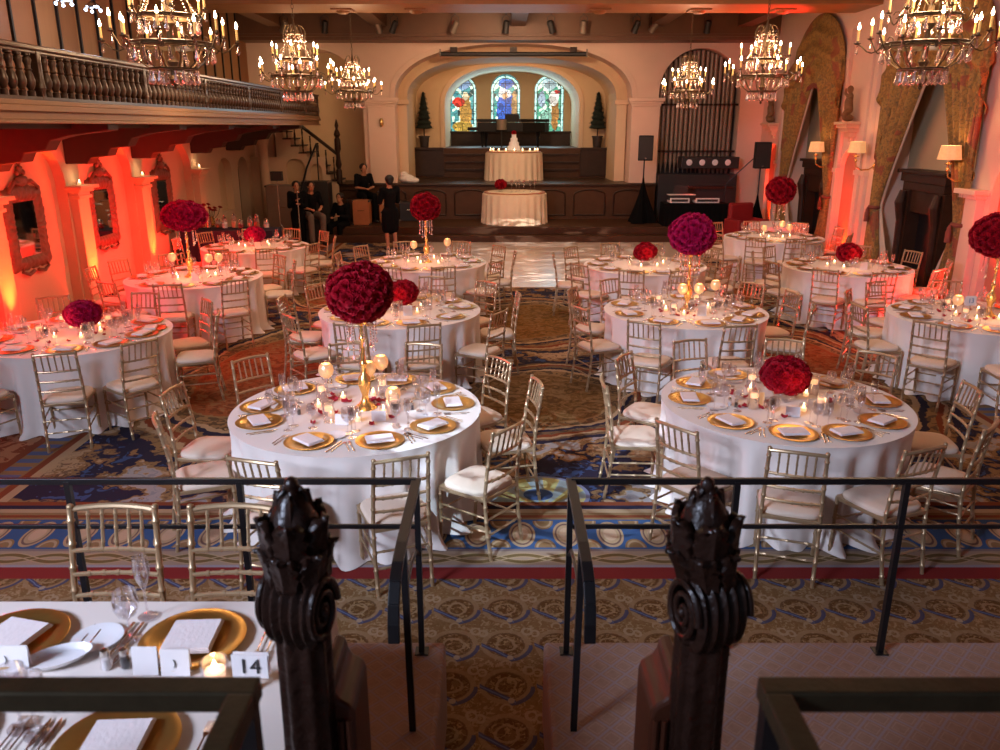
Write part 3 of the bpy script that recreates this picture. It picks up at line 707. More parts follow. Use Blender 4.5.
def clocks(lst):
    out = {}; used = set(); names = ['twelve', 'one', 'two', 'three', 'four', 'five', 'six', 'seven', 'eight', 'nine', 'ten', 'eleven']
    for a in sorted(lst, key=lambda a: abs(((90-a) % 360)/30-round(((90-a) % 360)/30))):
        f = ((90-a) % 360)/30; best = min((h for h in range(12) if h not in used), key=lambda h: min((f-h) % 12, (h-f) % 12))
        used.add(best); out[a] = names[best]+" o'clock"
    return out
proto_t = thing('round_table', 'x', 'table')
mb = MB(); mb.lathe([(R_T-.04, .73), (R_T-.035, .74), (R_T-.04, .75)], 48); mb.build('tabletop', 'box_wood', proto_t)
for a in range(4):
    mb = MB(); mb.tube([(.45*cos(a*PI/2+.7), .45*sin(a*PI/2+.7), .74), (.55*cos(a*PI/2+.7), .55*sin(a*PI/2+.7), 0)], .016, 8); mb.build('leg', 'fixture_grey', proto_t)
def cloth_mesh(seed, R=R_T, H=H_T, nf=21, flare=.10, top_sag=0):
    r = random.Random(seed); ph = [r.uniform(0, 6.28) for _ in range(6)]
    ang = sorted(2*PI*(i+r.uniform(-.25, .25))/nf for i in range(nf))
    def fold(a):
        # folds with uneven spacing
        v = .55*sin(nf*a+ph[0]+.8*sin(2*a+ph[1]))+.3*sin((nf+6)*a+ph[2])+.15*sin(5*a+ph[3])
        return v
    def f(u, v):
        a = 2*PI*u
        if v < .25:
            q = v/.25; rr = R*q
            return (rr*cos(a), rr*sin(a), H+.004)
        q = (v-.25)/.75
        if q < .06: 
            e = q/.06; return ((R+.006*e)*cos(a), (R+.006*e)*sin(a), H+.004-.012*e)
        z = (H-.008)*(1-(q-.06)/.94)
        d = 1-z/H
        f_ = fold(a); amp = (.014+.048*d**.7)*(1+.35*sin(3*a+ph[4]))*min(1, d*5)
        rr = R-.010*min(1, d*6)+amp*(f_-.62)+flare*d*d*.35
        if d > .88: rr += .05*((d-.88)/.12)**1.5*(.8+f_)+.012*sin(41*a+ph[5])*(d-.88)/.12
        return (rr*cos(a), rr*sin(a), max(.006, z))
    mb = MB(); mb.grid(f, 220, 30, wrap=True)
    return mb
# place setting prototypes ------------------------------------------------------
def proto_(fn): 
    o = fn(); return o
chg = MB().lathe([(.001, .004), (.095, .004), (.105, .006), (.125, .013), (.158, .017), (.1625, .016), (.160, .012), (.12, .004), (.09, .0), (.001, .0)], 40)
CHG = chg.mesh('charger_plate', 'gold_plate')
def nap(u, v):
    return (( u-.5)*.165, (v-.5)*.115, .0)
mb = MB()
for k in range(3):
    e = .004*k
    mb.box(-.092+e*.3, .092-e*.6, -.062+e*.5, .062-e, .018+.0055*k, .0228+.0055*k)
NAP = mb.mesh('folded_napkin', 'napkin', smooth=False)
def glass_mesh(name, prof): return MB().lathe(prof, 18, cap=False).mesh(name, 'glass')
GOB = glass_mesh('water_goblet', [(.001, .002), (.034, .002), (.034, .004), (.008, .010), (.0045, .02), (.0045, .075), (.009, .085), (.030, .10), (.040, .125), (.041, .15), (.036, .185), (.034, .186), (.038, .15), (.036, .125), (.026, .104), (.001, .09)])
FLU = glass_mesh('champagne_flute', [(.001, .002), (.032, .002), (.032, .004), (.007, .010), (.004, .02), (.004, .10), (.010, .115), (.024, .15), (.027, .18), (.023, .225), (.0215, .225), (.024, .18), (.02, .15), (.001, .115)])
WIN_ = glass_mesh('wine_glass', [(.001, .002), (.033, .002), (.033, .004), (.007, .010), (.004, .02), (.004, .085), (.012, .092), (.034, .115), (.038, .14), (.030, .175), (.028, .175), (.034, .14), (.030, .117), (.001, .095)])
mb = MB(); mb.tube([(0, -.09, .003), (0, -.02, .0045), (0, .04, .004), (0, .055, .004)], [.0055, .0035, .003, .009], 6, flat=.45)
for x in (-.008, -.0027, .0027, .008): mb.tube([(x, .055, .004), (x, .10, .005)], .0016, 4)
FORK = mb.mesh('dinner_fork', 'silver')
mb = MB(); mb.tube([(0, -.10, .004), (0, -.02, .005), (0, .0, .005), (0, .02, .004), (.002, .09, .003), (0, .115, .003)], [.006, .006, .004, .008, .009, .001], 6, flat=.35)
KNIFE = mb.mesh('dinner_knife', 'silver')
mb = MB(); mb.lathe([(.001, .002), (.05, .002), (.075, .010), (.078, .012), (.074, .012), (.05, .005), (.001, .005)], 28); BPL = mb.mesh('bread_plate', 'porcelain')
mb = MB(); mb.lathe([(.020, .001), (.026, .004), (.030, .03), (.031, .06), (.029, .06), (.028, .03), (.022, .008), (.001, .006)], 16, cap=False); VOT = mb.mesh('cup', 'glass')
CAN = MB().lathe([(.001, .008), (.021, .008), (.022, .032), (.001, .032)], 12).mesh('candle', 'candle_glow')
FLM = MB().lathe([(.001, .034), (.005, .040), (.006, .046), (.003, .056), (.0005, .064)], 8).mesh('flame', 'flame')
def inst(me, name, loc, rz=0, parent=None, scale=None):
    o = bpy.data.objects.new(name, me); COL.objects.link(o); o.location = loc; o.rotation_euler = (0, 0, rz)
    if parent: o.parent = parent
    if scale: o.scale = scale if hasattr(scale, '__len__') else (scale,)*3
    return o
def votive(loc, label, group, on_light=0):
    t = thing('votive_candle', label, 'candle', loc, group=group)
    inst(VOT, 'cup', (0, 0, 0), parent=t); inst(CAN, 'candle', (0, 0, 0), parent=t); inst(FLM, 'flame', (0, 0, 0), parent=t)
    return t
# tall cylinder with floating candle, globe on stem, etc
def cylinder_vase(loc, h, label, group):
    t = thing('cylinder_vase', label, 'vase', loc, group=group)
    MB().lathe([(.001, .003), (.038, .003), (.040, .006), (.040, h), (.038, h), (.038, .01), (.001, .01)], 18, cap=False).build('glass_cylinder', 'glass', t)
    MB().lathe([(.001, h*.55), (.026, h*.55), (.027, h*.55+.03), (.001, h*.55+.03)], 14).build('floating_candle', 'candle_glow', t)
    return t
def globe_stem(loc, h, label, group):
    t = thing('globe_candle_holder', label, 'candle holder', loc, group=group)
    MB().lathe([(.045, 0), (.045, .006), (.012, .015), (.007, .03), (.006, h*.5), (.010, h*.52), (.006, h*.55), (.007, h-.02), (.02, h)], 14).build('stem', 'glass', t)
    MB().lathe([(.018, h), (.045, h+.02), (.057, h+.055), (.052, h+.09), (.036, h+.112), (.033, h+.11), (.05, h+.085), (.053, h+.055), (.04, h+.02), (.001, h+.008)], 20, cap=False).build('globe', 'mercury', t)
    MB().ball((0, 0, h+.05), (.02, .02, .022)).build('flame_glow', 'flame', t)
    return t
# roses --------------------------------------------------------------------------
def rose_mesh(name, m, seed, r=1.0):
    """open many-petalled rose head, unit radius, facing +z"""
    rr = random.Random(seed); mb = MB()
    def petal(a0, wdt, base_r, top_r, z0, z1, curl):
        def f(u, v):
            a = a0+(u-.5)*wdt*(1-.25*v); rad = base_r+(top_r-base_r)*v+curl*v*v*(.5+2*(u-.5)**2)
            z = z0+(z1-z0)*v-.28*(2*(u-.5))**2*v*(z1-z0)-curl*.35*v**3
            rad += .05*sin(u*9+a0*3)*v
            return (rad*cos(a), rad*sin(a), z+.05*sin(u*11+a0)*v)
        mb.grid(f, 6, 3)
    for ring, (n, br, tr, z0, z1, cu, wd) in enumerate(((3, .05, .15, .0, .60, .03, 2.6), (4, .10, .32, -.1, .60, .10, 2.2), (5, .14, .50, -.2, .55, .16, 2.0), (6, .16, .68, -.3, .42, .22, 1.9), (6, .18, .84, -.4, .20, .26, 1.7))):
        for k in range(n): petal(2*PI*k/n+ring*.5+rr.uniform(-.15, .15), wd, br, tr*rr.uniform(.92, 1.08), z0, z1*rr.uniform(.9, 1.1), cu)
    mb.ball((0, 0, .15), (.14, .14, .4), 6, 4)
    return mb.mesh(name, m)
ROSES = {'rose': [rose_mesh('rose', 'rose', s) for s in (1, 2, 3)], 'rose_pink': [rose_mesh('rose', 'rose_pink', s) for s in (1, 2, 3)]}
def rose_ball(t, c, rx, rz, n, m, low=-1.0, head=None, part='rose'):
    """n rose heads over an ellipsoid, each a part of t"""
    head = head or 2.35*math.sqrt(rx*rx/n)*1.0
    k = 0; total = n if low <= -1 else int(n*2/(1-low))
    core = MB().ball(c, (rx*.86, rx*.86, rz*.86), 18, 12).build('flower_foam', 'leaf' if m == 'leaf' else 'rose', t)
    for i in range(total):
        z = 1-2*(i+.5)/total
        if z < low: continue
        a = i*2.39996
        q = math.sqrt(1-z*z); nrm = Vector((q*cos(a)/rx, q*sin(a)/rx, z/rz)).normalized(); s = R_.uniform(.93, 1.03)
        o = bpy.data.objects.new(part, R_.choice(ROSES[m])); COL.objects.link(o); o.parent = t
        o.location = (c[0]+rx*q*cos(a)*.90*s, c[1]+rx*q*sin(a)*.90*s, c[2]+rz*z*.90*s)
        o.rotation_euler = (nrm.to_track_quat('Z', 'Y') @ Matrix.Rotation(R_.uniform(0, 6), 4, 'Z').to_quaternion()).to_euler()
        o.scale = (head*R_.uniform(.9, 1.1),)*3
def tall_centre(x, y, rx, rz, zc, m, label, n=95, stand='gold'):
    t = thing('tall_flower_stand', label, 'centrepiece', (x, y, H_T+.004), group=None)
    zt = zc-rz-H_T
    prof_ = [(.085, 0), (.08, .012), (.055, .03), (.03, .06), (.022, .10), (.034, .14), (.05, .19), (.044, .235), (.020, .27), (.016, .32), (.028, .345), (.016, .37), (.014, zt-.14), (.026, zt-.12), (.014, zt-.09), (.014, zt-.03), (.06, zt+.01), (.10, zt+.05)]
    MB().lathe(prof_, 20).build('stand', stand, t)
    rose_ball(t, (0, 0, zc-H_T), rx, rz, n, m)
    # hanging crystal strands
    for k in range(8):
        a = 2*PI*k/8+.3; mb = MB(); r = rx*.42; L = .17+.05*(k % 3)
        mb.tube([(r*cos(a), r*sin(a), zt+.06), (r*cos(a), r*sin(a), zt+.05-L)], .0016, 4)
        for j in range(int(L/.022)): mb.ball((r*cos(a), r*sin(a), zt+.04-.022*j), .0085, 6, 4)
        mb.lathe([(.001, 0), (.014, .012), (.006, .035), (.001, .045)], 6, (r*cos(a), r*sin(a), zt+.05-L-.045))
        mb.build('crystal_strand', 'crystal', t)
    return t
def low_centre(x, y, r, m, label, n=46):
    t = thing('rose_bowl_centrepiece', label, 'centrepiece', (x, y, H_T+.004))
    MB().lathe([(.05, 0), (.055, .005), (.075, .03), (.085, .06), (.075, .085), (.07, .085), (.08, .06), (.001, .02)], 20).build('bowl', 'glass', t)
    rose_ball(t, (0, 0, .085+r*.62), r*.92, r*.70, n, m, low=-.8, head=.062 if r < .2 else None)
    return t
# ================================================================= LAY THE TABLES
chair0 = make_chair('x'); used = False
def place_chair(x, y, rz, z, label, group):
    global used
    if not used: o = chair0; used = True
    else: o = dup(chair0, (0, 0, 0))
    o.location = (x, y, z); o.rotation_euler = (0, 0, rz); o['label'] = label; o['group'] = group
    return o
proto_used = False
for ti, (k, (tx, ty, nm)) in enumerate(TAB.items()):
    if not proto_used: t = proto_t; proto_used = True
    else: t = dup(proto_t, (0, 0, 0))
    t.location = (tx, ty, 0); t['label'] = 'round table under a white cloth, '+nm; t['group'] = 'round banquet tables'
    c = cloth_mesh(ti*3+1).build('tablecloth', 'cloth'); c.location = (tx, ty, 0)
    tag(c, 'white floor-length cloth draped over the '+nm, 'tablecloth', 'white tablecloths')
    near = k in 'AB'; mid = k in 'CDJI'
    cl = clocks(SEATS[k])
    for a in SEATS[k]:
        ang = math.radians(a); rb = 1.36+R_.uniform(-.02, .02)
        tw = R_.uniform(-.10, .10)
        # backrest top stands rb from the table centre
        d = Vector((cos(ang), sin(ang))); p = d*(rb-.245)
        rz = ang+PI/2+tw
        place_chair(tx+p.x, ty+p.y, rz, 0, "gold chair, ivory cushion, at %s of %s" % (cl[a], nm), 'gold chairs around the round tables')
    # ten place settings (evenly spread, kept close to the chairs)
    sd = list(SEATS[k])
    if k == 'C': sd.append(309)
    if k in 'HKLJ': sd.append({'H': 297, 'K': 340, 'L': 223, 'J': 352}[k])
    if k == 'I': sd += [330, 0]
    cs = clocks(sd)
    for a in sd:
        ang = math.radians(a+R_.uniform(-2, 2)); co = cs[a]; z = H_T+.005
        def at_(r, side): return (tx+cos(ang)*r-sin(ang)*side, ty+sin(ang)*r+cos(ang)*side)
        x, y = at_(.71, 0)
        o = inst(CHG, 'charger_plate', (x, y, z)); tag(o, "round gold plate at %s of %s" % (co, nm), 'plate', 'gold charger plates')
        o = inst(NAP, 'folded_napkin', (x, y, z), ang+PI/2+R_.uniform(-.5, .5)); tag(o, "folded ivory napkin at %s of %s" % (co, nm), 'napkin', 'folded napkins on chargers')
        x, y = at_(.50+R_.uniform(-.02, .02), .17); o = inst(GOB, 'water_goblet', (x, y, z)); tag(o, "clear water goblet at %s of %s" % (co, nm), 'glass', 'water goblets')
        x, y = at_(.56+R_.uniform(-.02, .02), .235); o = inst(FLU, 'champagne_flute', (x, y, z)); tag(o, "slender champagne flute at %s of %s" % (co, nm), 'glass', 'champagne flutes')
        x, y = at_(.73, -.195); o = inst(FORK, 'dinner_fork', (x, y, z), ang+PI/2); tag(o, "silver dinner fork at %s of %s" % (co, nm), 'fork', 'dinner forks')
        x, y = at_(.73, .19); o = inst(KNIFE, 'dinner_knife', (x, y, z), ang+PI/2); tag(o, "silver dinner knife at %s of %s" % (co, nm), 'knife', 'dinner knives')
        if near:
            x, y = at_(.72, -.222); o = inst(FORK, 'salad_fork', (x, y, z), ang+PI/2, scale=.85); tag(o, "small outer fork at %s of %s" % (co, nm), 'fork', 'salad forks')
            x, y = at_(.73, .215); o = inst(KNIFE, 'butter_knife', (x, y, z), ang+PI/2, scale=.8); tag(o, "small outer knife at %s of %s" % (co, nm), 'knife', 'butter knives')
        if near or mid:
            x, y = at_(.46, -.11); o = inst(WIN_, 'wine_glass', (x, y, z)); tag(o, "short clear wine glass at %s of %s" % (co, nm), 'glass', 'wine glasses')
            if a in sd[::2]:
                x, y = at_(.50, -.26); o = inst(BPL, 'bread_plate', (x, y, z), 0); tag(o, "small white plate at %s of %s" % (co, nm), 'plate', 'bread plates')
    # candles in the middle of the cloth
    nv = 7 if near else 6
    for i in range(nv):
        a = 2*PI*i/nv+.4+ti; r = .24+.05*(i % 2)
        votive((tx+r*cos(a), ty+r*sin(a), H_T+.005), 'lit votive candle in a clear cup on the '+nm, 'votive candles of the '+nm)
    if near or mid:
        for i in range(4):
            a = 2*PI*i/4+1.1+ti; r = .33
            cylinder_vase((tx+r*cos(a), ty+r*sin(a), H_T+.005), .16, 'clear glass cylinder with a floating candle on the '+nm, 'glass cylinders of the '+nm)
        pm = [MB().grid(lambda u, v, q=q: ((u-.5)*.035, (v-.5)*.03*(1-.5*abs(u-.5)), .010*((2*u-1)**2+(2*v-1)**2*q)), 4, 4).mesh('rose_petal', 'petal') for q in (.5, 1.2)]
        for i in range(22 if near else 12):
            a = R_.uniform(0, 6.28); r = R_.uniform(.14, .42)
            o = inst(pm[i % 2], 'rose_petal', (tx+r*cos(a), ty+r*sin(a), H_T+.006), R_.uniform(0, 6), scale=R_.uniform(1.1, 1.9)); tag(o, 'loose red rose petal scattered on the '+nm, 'petal', 'rose petals on the '+nm)
    light('candle_light', 'POINT', (tx, ty-.25, H_T+.22), 1.6 if near else 2.2, (1, .50, .22), size=.12)
# salt and pepper shakers, menu cards, sauce dishes on the two front tables
def shaker(x, y, z, what, label):
    t = thing(what+'_shaker', label, 'shaker', (x, y, z))
    MB().lathe([(.015, 0), (.018, .004), (.013, .045), (.001, .047)], 12).build('glass_body', 'glass', t); MB().lathe([(.011, 0), (.013, .002), (.0125, .034), (.001, .035)], 10).build('contents', 'white_plastic' if what == 'salt' else 'ink', t)
    MB().lathe([(.014, .045), (.015, .052), (.012, .064), (.004, .069), (.001, .07)], 12).build('cap', 'silver', t)
def card(x, y, z, rz, wd, h, label, cat='card', txt=None, mcard='card', mink='ink', size=None, name='menu_card', lean=.12):
    t = thing(name, label, cat, (x, y, z), rz)
    M_ = Matrix.Rotation(-lean, 4, 'X')
    MB().box(-wd/2, wd/2, -.001, .001, 0, h, M_).build('card_face', mcard, t, smooth=False); MB().box(-wd/2, wd/2, .0, .002, 0, h, Matrix.Translation((0, h*.24, 0)) @ Matrix.Rotation(lean, 4, 'X')).build('card_back', mcard, t, smooth=False)
    if txt: text_part(txt, size or h*.6, 'number', mink, t, (0, -.0022+h*.5*sin(lean)*1.0-.0015, h*.5), (PI/2-lean, 0, 0))
    return t
for k, (dx, dy) in (('A', (.08, -.36)), ('B', (-.36, .02))):
    tx, ty, nm = TAB[k]; z = H_T+.005
    shaker(tx+.36, ty-.05, z, 'salt', 'small glass salt shaker on the '+nm); shaker(tx+.41, ty-.03, z, 'pepper', 'small glass pepper shaker on the '+nm)
    shaker(tx-.44, ty-.10, z, 'salt', 'second small glass salt shaker, left half of the '+nm); shaker(tx-.40, ty-.13, z, 'pepper', 'second small glass pepper shaker, left half of the '+nm)
card(1.90, 5.62, H_T+.005, .05, .12, .12, 'gold table number card reading 9 on the front table right of aisle', 'table number', '9', 'card_gold', size=.07, name='table_number_card')
t = card(5.02, 8.40, H_T+.18, .1, .12, .10, 'white table number card reading 13 raised on a stand at the right', 'table number', '13', 'card', 'ink_blue', .07, 'table_number_card', .08)
MB().lathe([(.04, -.18), (.035, -.172), (.004, -.165), (.004, .0)], 12).build('stand', 'silver', t)
for k in ('A', 'B'):
    tx, ty, nm = TAB[k]
    card(tx+.20, ty-.27, H_T+.005, .1, .10, .075, 'small white folded card right of centre, '+nm, 'card')
    card(tx-.05, ty-.34, H_T+.005, -.2, .10, .075, 'small white folded card nearest the camera, '+nm, 'card')
for k, ang, dz in (('K', .4, 0), ('D', 2, 0), ('C', .2, 0), ('L', 1, 0), ('G', 1, 0)):
    tx, ty, nm = TAB[k]
    card(tx+.12, ty-.30, H_T+.005, 0, .10, .11, 'small pale card standing on the '+nm, 'card')
# centrepieces
tall_centre(TAB['A'][0]+.06, TAB['A'][1]+.02, .245, .215, 1.63, 'rose', 'tall gold stand with a big round ball of red roses, front table left', 100)
tall_centre(TAB['C'][0]+.02, TAB['C'][1], .255, .225, 1.62, 'rose_pink', 'tall gold stand with a large ball of magenta roses, right of the aisle', 80)
tall_centre(TAB['E'][0], TAB['E'][1], .23, .20, 1.60, 'rose', 'tall stand with a red rose ball and hanging crystals before the stage', 60)
tall_centre(TAB['H'][0]+.05, TAB['H'][1], .27, .24, 1.62, 'rose', 'tall glass stand with a dark red rose ball, back table by right wall', 50, 'glass')
tall_centre(TAB['I'][0]+.12, TAB['I'][1], .31, .24, 1.64, 'rose', 'tall gold stand with a wide dark red rose ball, at the right edge', 90)
tall_centre(TAB['K'][0]-.05, TAB['K'][1], .30, .19, 1.60, 'rose_pink', 'tall stand with a wide flattened magenta rose ball by the left wall', 80)
low_centre(TAB['B'][0], TAB['B'][1]+.02, .19, 'rose', 'low round mound of red roses in a bowl, front table right of aisle', 60)
low_centre(TAB['D'][0]+.03, TAB['D'][1]+.0, .185, 'rose', 'low round mound of red roses, second table left of aisle', 46)
low_centre(TAB['F'][0], TAB['F'][1], .18, 'rose', 'low domed mound of red roses, third table right of aisle', 40)
low_centre(TAB['J'][0]+.1, TAB['J'][1], .18, 'rose_pink', 'low mound of magenta roses, front table by left wall', 46)
low_centre(TAB['L'][0], TAB['L'][1], .19, 'rose_pink', 'low mound of magenta roses, back table by left wall', 40)
low_centre(TAB['G'][0], TAB['G'][1], .19, 'rose', 'low mound of dark red roses, middle table by right wall', 40)
# mercury glass globes on stems
for k, pts in {'A': [(-.24, .12, .20), (.08, .10, .22), (.16, .20, .24), (.27, -.0, .05)], 'C': [(-.06, -.08, .20), (.12, -.10, .21), (.34, .05, .22)], 'E': [(-.2, .05, .2), (.32, .05, .24)], 'K': [(-.26, -.05, .22), (.22, .0, .2), (.34, .06, .2)], 'I': [(-.25, -.02, .12), (.3, -.1, .1)], 'H': [(-.2, 0, .1), (.1, -.12, .2), (.28, 0, .12)]}.items():
    tx, ty, nm = TAB[k]
    for dx, dy, h in pts: globe_stem((tx+dx, ty+dy, H_T+.005), h, 'glowing speckled glass globe on a stem, '+nm, 'glowing globes of the '+nm)
# bases of globe stems on I, etc. small extra table behind H
mb = cloth_mesh(77, .62, .74, 12); c = mb.build('tablecloth', 'cloth'); c.location = (6.05, 17.6, 0); tag(c, 'white cloth over the small side table behind the back right table', 'tablecloth', 'white tablecloths')
# ================================================================= FOREGROUND TABLE 14
PZ = .45; FT = thing('rectangular_table', 'rectangular table under white cloth at the bottom left, numbered 14', 'table', (-1.75, 1.95, PZ))
MB().box(-1.15, 1.15, -.38, .38, .72, .75).build('tabletop', 'box_wood', FT, smooth=False)
for x in (-1.05, 1.05):
    for y in (-.32, .32): MB().tube([(x, y, 0), (x, y, .72)], .018, 8).build('leg', 'fixture_grey', FT)
ZT = PZ+.76
def rc(u, v):
    # rectangular drape: param round the perimeter
    hx, hy = 1.185, .455
    a = u*4; side = int(a) % 4; q = a-int(a)
    P_ = [(-hx, -hy), (hx, -hy), (hx, hy), (-hx, hy)]; p0, p1 = P_[side], P_[(side+1) % 4]
    x, y = p0[0]+(p1[0]-p0[0])*q, p0[1]+(p1[1]-p0[1])*q
    if v < .3: return (x*v/.3, y*v/.3, .76)
    d = (v-.3)/.7; nx, ny = [(0, -1), (1, 0), (0, 1), (-1, 0)][side]
    wv = .018*d*sin(q*([46, 17, 46, 17][side]))*(1-abs(2*q-1)**4)+.012*d
    cr = .05*d*max(0, abs(2*q-1)-.9)/.1
    ny_ = ny*(wv+cr*.3); nx_ = nx*(wv+cr*.3)
    return (x*(1+0)+nx_, y+ny_, .76-.35*d-.12*d*max(0, (abs(2*q-1)-.8)/.2))
c = MB().grid(rc, 240, 16, wrap=True).build('tablecloth', 'cloth'); c.location = (-1.75, 1.95, PZ); tag(c, 'white cloth over the rectangular table at the bottom left corner', 'tablecloth', 'white tablecloths')
z = ZT+.003
for i, (x, y, rz, lab) in enumerate(((-.965, 2.165, .05, 'far right place above the card 14'), (-1.53, 2.165, -.25, 'far left place'), (-1.0, 1.71, .05, 'near right place behind the dark rail'), (-1.52, 1.73, .1, 'near left place'), (-2.1, 2.165, .1, 'leftmost far place'))):
    tag(inst(CHG, 'charger_plate', (x, y, z)), 'gold charger plate on table 14, '+lab, 'plate', 'gold charger plates')
    tag(inst(NAP, 'folded_napkin', (x, y, z), rz, scale=(.82, 1.35, 1)), 'folded ivory napkin on its charger, table 14, '+lab, 'napkin', 'folded napkins on chargers')
    sy = 1 if y > 2 else -1
    for dx in (.215, .245):
        tag(inst(FORK, 'dinner_fork', (x+dx, y-.0, z), 0 if sy < 0 else PI), 'silver fork right of its charger, table 14, '+lab, 'fork', 'forks on table 14')
    for dx in (-.20, -.23):
        tag(inst(KNIFE, 'dinner_knife', (x+dx, y-.0, z), 0 if sy < 0 else PI), 'silver knife left of its charger, table 14, '+lab, 'knife', 'knives on table 14')
def fg(px_, py_, zz=z):
    dx = (px_-500)/F_PX; dy = -(py_-375)/F_PX
    d = Vector((dx, cos(PITCH)+dy*sin(PITCH), -sin(PITCH)+dy*cos(PITCH))); t_ = (zz-EYE)/d.z
    return d.x*t_, d.y*t_, zz
tag(inst(FLU, 'champagne_flute', fg(148, 617), scale=1.0), 'clear champagne flute at the far edge of the table numbered 14', 'glass')
tag(inst(GOB, 'water_goblet', fg(131, 640), scale=.95), 'clear water goblet near the salt and pepper shakers on table 14', 'glass')
tag(inst(WIN_, 'wine_glass', fg(22, 728), scale=1.1), 'clear wine glass lower left behind the dark rail on table 14', 'glass')
tag(inst(GOB, 'water_goblet', fg(38, 735)), 'clear water goblet at bottom left behind the dark rail, table 14', 'glass')
x, y, _ = fg(107, 668); shaker(x, y, z, 'salt', 'glass salt shaker with steel cap on the table numbered 14')
x, y, _ = fg(126, 667); shaker(x, y, z, 'pepper', 'glass pepper shaker with steel cap on the table numbered 14')
x, y, _ = fg(8, 672); card(x, y, z, 0, .13, .085, 'white favour card with a small mark at left edge, table 14', 'card', ')', size=.03)
x, y, _ = fg(176, 676); card(x, y, z, 0, .085, .085, 'white favour card with a small mark beside the candle, table 14', 'card', ')', size=.03)
x, y, _ = fg(146, 675); card(x, y, z, 0, .075, .09, 'plain white folded card beside the pepper shaker, table 14', 'card')
x, y, _ = fg(216, 680); t = votive((x, y, z), 'lit votive candle in a clear glass cup beside the card 14', 'votive on table 14'); t.scale = (1.35, 1.35, 1.1)
x, y, _ = fg(252, 688)
t = card(x, y, z+.035, -.05, .105, .075, 'white table number card reading 14 on a small silver holder', 'table number', '14', 'card', 'ink', .068, 'table_number_card', .03)
mb = MB(); mb.lathe([(.018, -.035), (.018, -.03), (.007, -.024), (.010, -.014), (.004, -.006), (.004, .004)], 12); mb.build('holder', 'silver', t)
# butter dish: oblong white dish seen beside the left charger
x, y, _ = fg(58, 663)
def dish(u, v):
    a = 2*PI*u; pr = [(0, .004), (.6, .004), (.85, .016), (1.0, .028), (.96, .028), (.8, .012), (0, .010)]
    f, zz = pr[min(6, int(round(v*6)))]
    return (.10*f*cos(a), .055*f*sin(a), zz)
o = MB().grid(dish, 28, 6, wrap=True).build('oval_dish', 'porcelain'); o.location = (x, y, z); o.rotation_euler = (0, 0, .5); tag(o, 'white oval porcelain dish beside the far left charger, table 14', 'dish')
o = inst(BPL, 'bread_plate', fg(98, 640), 0); tag(o, 'small white bread plate behind the shakers on table 14', 'plate')
for x, nm in ((-1.50, 'left one, behind table 14'), (-1.035, 'right one, beside the carved post and table 14')):
    place_chair(x, 2.57, PI, PZ, 'gold bamboo-style chair on the platform, '+nm, 'gold chairs at table 14')
# ================================================================= FOREGROUND RAILINGS
def bar(mb, a, b, w_=.02, h_=.02):
    a, b = Vector(a), Vector(b); d = (b-a).normalized(); up = Vector((0, 0, 1)) if abs(d.z) < .9 else Vector((0, 1, 0))
    s = d.cross(up).normalized(); u = s.cross(d).normalized(); vs_ = []
    for p in (a, b):
        for i, j in ((-1, -1), (1, -1), (1, 1), (-1, 1)): vs_.append(p+s*w_*i+u*h_*j)
    mb.add(vs_, [(0, 1, 2, 3), (7, 6, 5, 4), (0, 4, 5, 1), (1, 5, 6, 2), (2, 6, 7, 3), (3, 7, 4, 0)])
for side, name, xs, xc in ((-1, 'left', (-1.86, -1.12), -.36), (1, 'right', (1.02, 1.75, 2.48), .305)):
    t = thing('metal_railing', 'black metal two-bar railing along the %s platform edge with a bent handrail' % name, 'railing', (0, 0, PZ))
    xe = xs[0] if side < 0 else xs[-1]
    far = -3.2 if side < 0 else 3.2; Y = 3.16
    mb = MB(); bar(mb, (far, Y, .858), (xc+.0*side, Y, .858), .010, .014); mb.build('top_bar', 'black_metal', t, smooth=False, bevel=.002)
    mb = MB(); bar(mb, (far, Y, .642), (xc, Y, .642), .007, .010); mb.build('middle_bar', 'black_metal', t, smooth=False, bevel=.002)
    for x in list(xs)+[xc]:
        mb = MB(); bar(mb, (x, Y, 0), (x, Y, .858), .0125, .0125); mb.box(x-.03, x+.03, Y-.03, Y+.03, 0, .006); mb.build('post', 'black_metal', t, smooth=False)
    mb = MB(); hp = [(Y+.014, .858), (2.62, .855), (2.50, .845), (2.42, .82), (2.365, .77), (2.345, .71), (2.34, .64)]
    for (ya, za), (yb_, zb_) in zip(hp, hp[1:]): bar(mb, (xc, ya, za), (xc, yb_-(.004 if za-zb_ < .04 else 0), zb_-(.004 if za-zb_ > .03 else 0)), .020, .010)
    mb.build('handrail', 'black_metal', t, smooth=False, bevel=.003)
    mb = MB(); bar(mb, (xc+.01*side*-1, 2.66, 0), (xc, 2.66, .855), .0125, .0125); mb.build('post', 'black_metal', t, smooth=False)
    mb = MB(); mb.tube([(xc, Y, .50), (xc, Y-.10, .58), (xc, Y-.3, .62), (xc, 2.66, .62)], .008, 8); mb.build('brace', 'black_metal', t)
